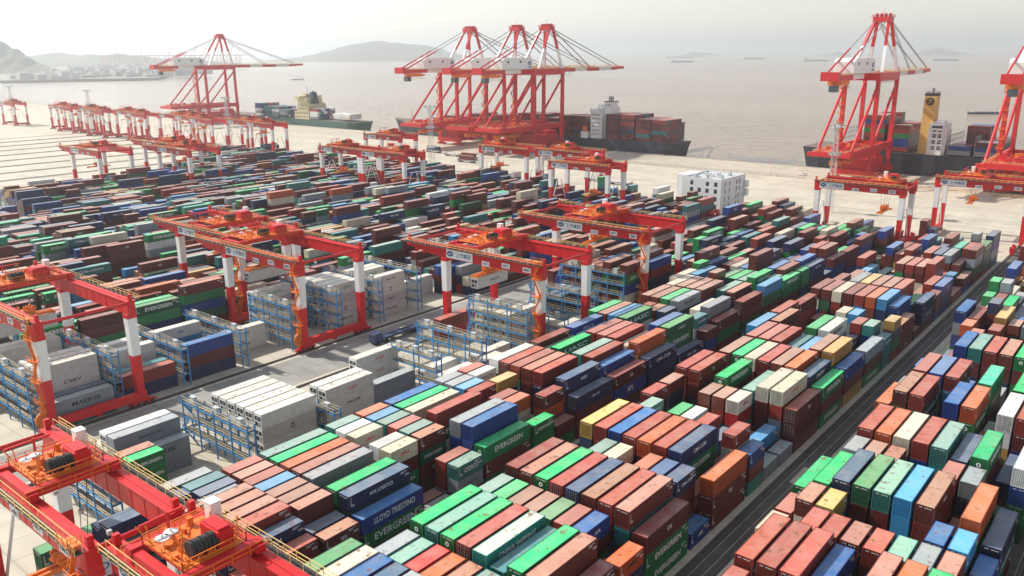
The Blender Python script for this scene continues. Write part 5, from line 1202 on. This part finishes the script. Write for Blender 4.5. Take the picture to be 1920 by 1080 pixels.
# articulated lorry waiting in the service road
def lorry(x, y, rz, label):
    t = thing('terminal_lorry', (x, y, 0), label, 'lorry', None, rz)
    mb = MB(); mb.box(-6.5,6.2,-1.1,1.1,1.0,1.35); mb.box(-6.5,6.2,-1.22,-1.0,1.35,1.5); mb.box(-6.5,6.2,1.0,1.22,1.35,1.5)
    for q in range(6): mb.box(-6+q*2.2,-5.6+q*2.2,-1.2,1.2,1.2,1.42)
    mb.build('trailer', mat('trailer_navy', (.03,.05,.13), .5, dirt=.3), t)
    mb = MB(); mb.prism([(6.6,.7),(9.2,.7),(9.2,2.0),(8.9,3.1),(6.7,3.1)], 'y', -1.2, 1.2); o = mb.build('cab', bpy.data.materials['trailer_navy'], t)
    w_ = MB(); w_.box(9.06,9.22,-1.0,1.0,2.05,2.85); w_.box(7.4,8.6,-1.23,-1.19,2.0,2.8); w_.build('windscreen', MT['glass'], o)
    for q in (-5.6,-4.3,5.0,8.2):
        for sy in (-1,1): w_ = MB(); w_.tube((q,sy*.95-.25,.52),(q,sy*.95+.25,.52),.52,14); w_.build('wheel', MT['black'], t)
lorry(142, 156.3, R_(180), 'dark blue empty lorry trailer parked on the service road under the centre crane')
def car(x, y, rz, label):
    t = thing('parked_car', (x, y, 0), label, 'car', None, rz)
    mb = MB(); mb.prism([(-2.3,.35),(2.3,.35),(2.35,.85),(1.3,1.0),(-2.3,1.05)], 'y', -.9, .9); mb.prism([(-2.2,1.03),(1.15,1.0),(.5,1.62),(-2.0,1.68)], 'y', -.8, .8)
    mb.build('body', MT['white'], t)
    w_ = MB(); w_.box(-1.9,.5,-.83,-.79,1.1,1.5); w_.box(-1.9,.5,.79,.83,1.1,1.5); w_.build('window', MT['glass'], t)
    for q in (-1.5,1.5):
        for sy in (-1,1): w_ = MB(); w_.tube((q,sy*.8-.12,.34),(q,sy*.8+.12,.34),.34,12); w_.build('wheel', MT['black'], t)
car(497, 183, R_(90), 'white car parked beside the quay fence left of the right quay crane')
# fence along the back of the crane track
mb = MB(); mb.rail([(482.5,176,0),(482.5,345,0)], 1.6, 4.2, .07, 0, rows=(1.0,.6,.25))
tag(mb.build('fence', MT['grey']), 'low wire fence on posts between the apron and the quay edge', 'fence')
mb = MB(); mb.rail([(482.5,-60,0),(482.5,118,0)], 1.6, 2.2, .09, 0, rows=(1.0,.5))
tag(mb.build('fence', MT['yellow']), 'yellowish barrier on posts under the crane cut by the right edge', 'fence')
# bollards on the quay edge
bm_ = MB(); bm_.tube((0,0,0),(0,0,.55),.28,12,0,.24); bm_.tube((0,0,.5),(0,0,.75),.42,12,0,.34); bme = bm_.mesh('mooring_bollard', [MT['orange']])
for i in range(26): tag(ob('mooring_bollard', bme, None, (QX-.5, 60+i*20, .28)), 'small mooring bollard in the row along the quay edge', 'bollard', 'mooring bollards along the quay edge')
# red buffer frames at the seaward ends of the tracks
bf = MB(); bf.box(-.6,.6,-.5,.5,0,2.6); bf.box(-2.6,-.6,-.35,.35,1.7,2.6); bf.box(-2.9,-2.4,-.45,.45,1.3,3.4); bf.box(.6,1.8,-.4,.4,0,1.1); bfe = bf.mesh('track_buffer', [MT['red']])
for yy in (47.4,44.2,79.3,82.4,114.0,117.2,148.2,166.0,197.2,200.9,232.0,235.8,267,270.7):
    for dx in (0, 5): tag(ob('track_buffer', bfe, None, (344+dx, yy, .16)), 'red end buffer standing where a crane track stops at the apron', 'buffer', 'red buffers at the ends of the crane tracks')
mb = MB()
for k in range(7): mb.box(336+k*1.9, 337.3+k*1.9, 84.6, 92, 0, 1.2+.25*(k % 3)); mb.box(336+k*1.9, 337.3+k*1.9, 93, 101, 0, 1.0)
tag(mb.build('spreader_stand', MT['red']), 'red steel spreader stands stored at the block end under the right gantry crane', 'stand')

# ---------------------------------------------------------------- sea haze: one closed box of thin even air
mb = MB(); mb.box(-1600, 41000, -17000, 31000, WZ-12, 330)
hz = mb.build('haze', [], None)
hm = bpy.data.materials.new('haze_air'); hm.use_nodes = True; t = hm.node_tree; t.nodes.remove(t.nodes['Principled BSDF'])
pv = t.nodes.new('ShaderNodeVolumePrincipled'); pv.inputs['Color'].default_value = (.90,.95,1.0,1); pv.inputs['Density'].default_value = .00013; pv.inputs['Anisotropy'].default_value = .70
t.links.new(pv.outputs[0], t.nodes['Material Output'].inputs['Volume']); hz.data.materials.append(hm)
tag(hz, kind='stuff', label='thin pale sea haze filling the air over the port', cat='haze')
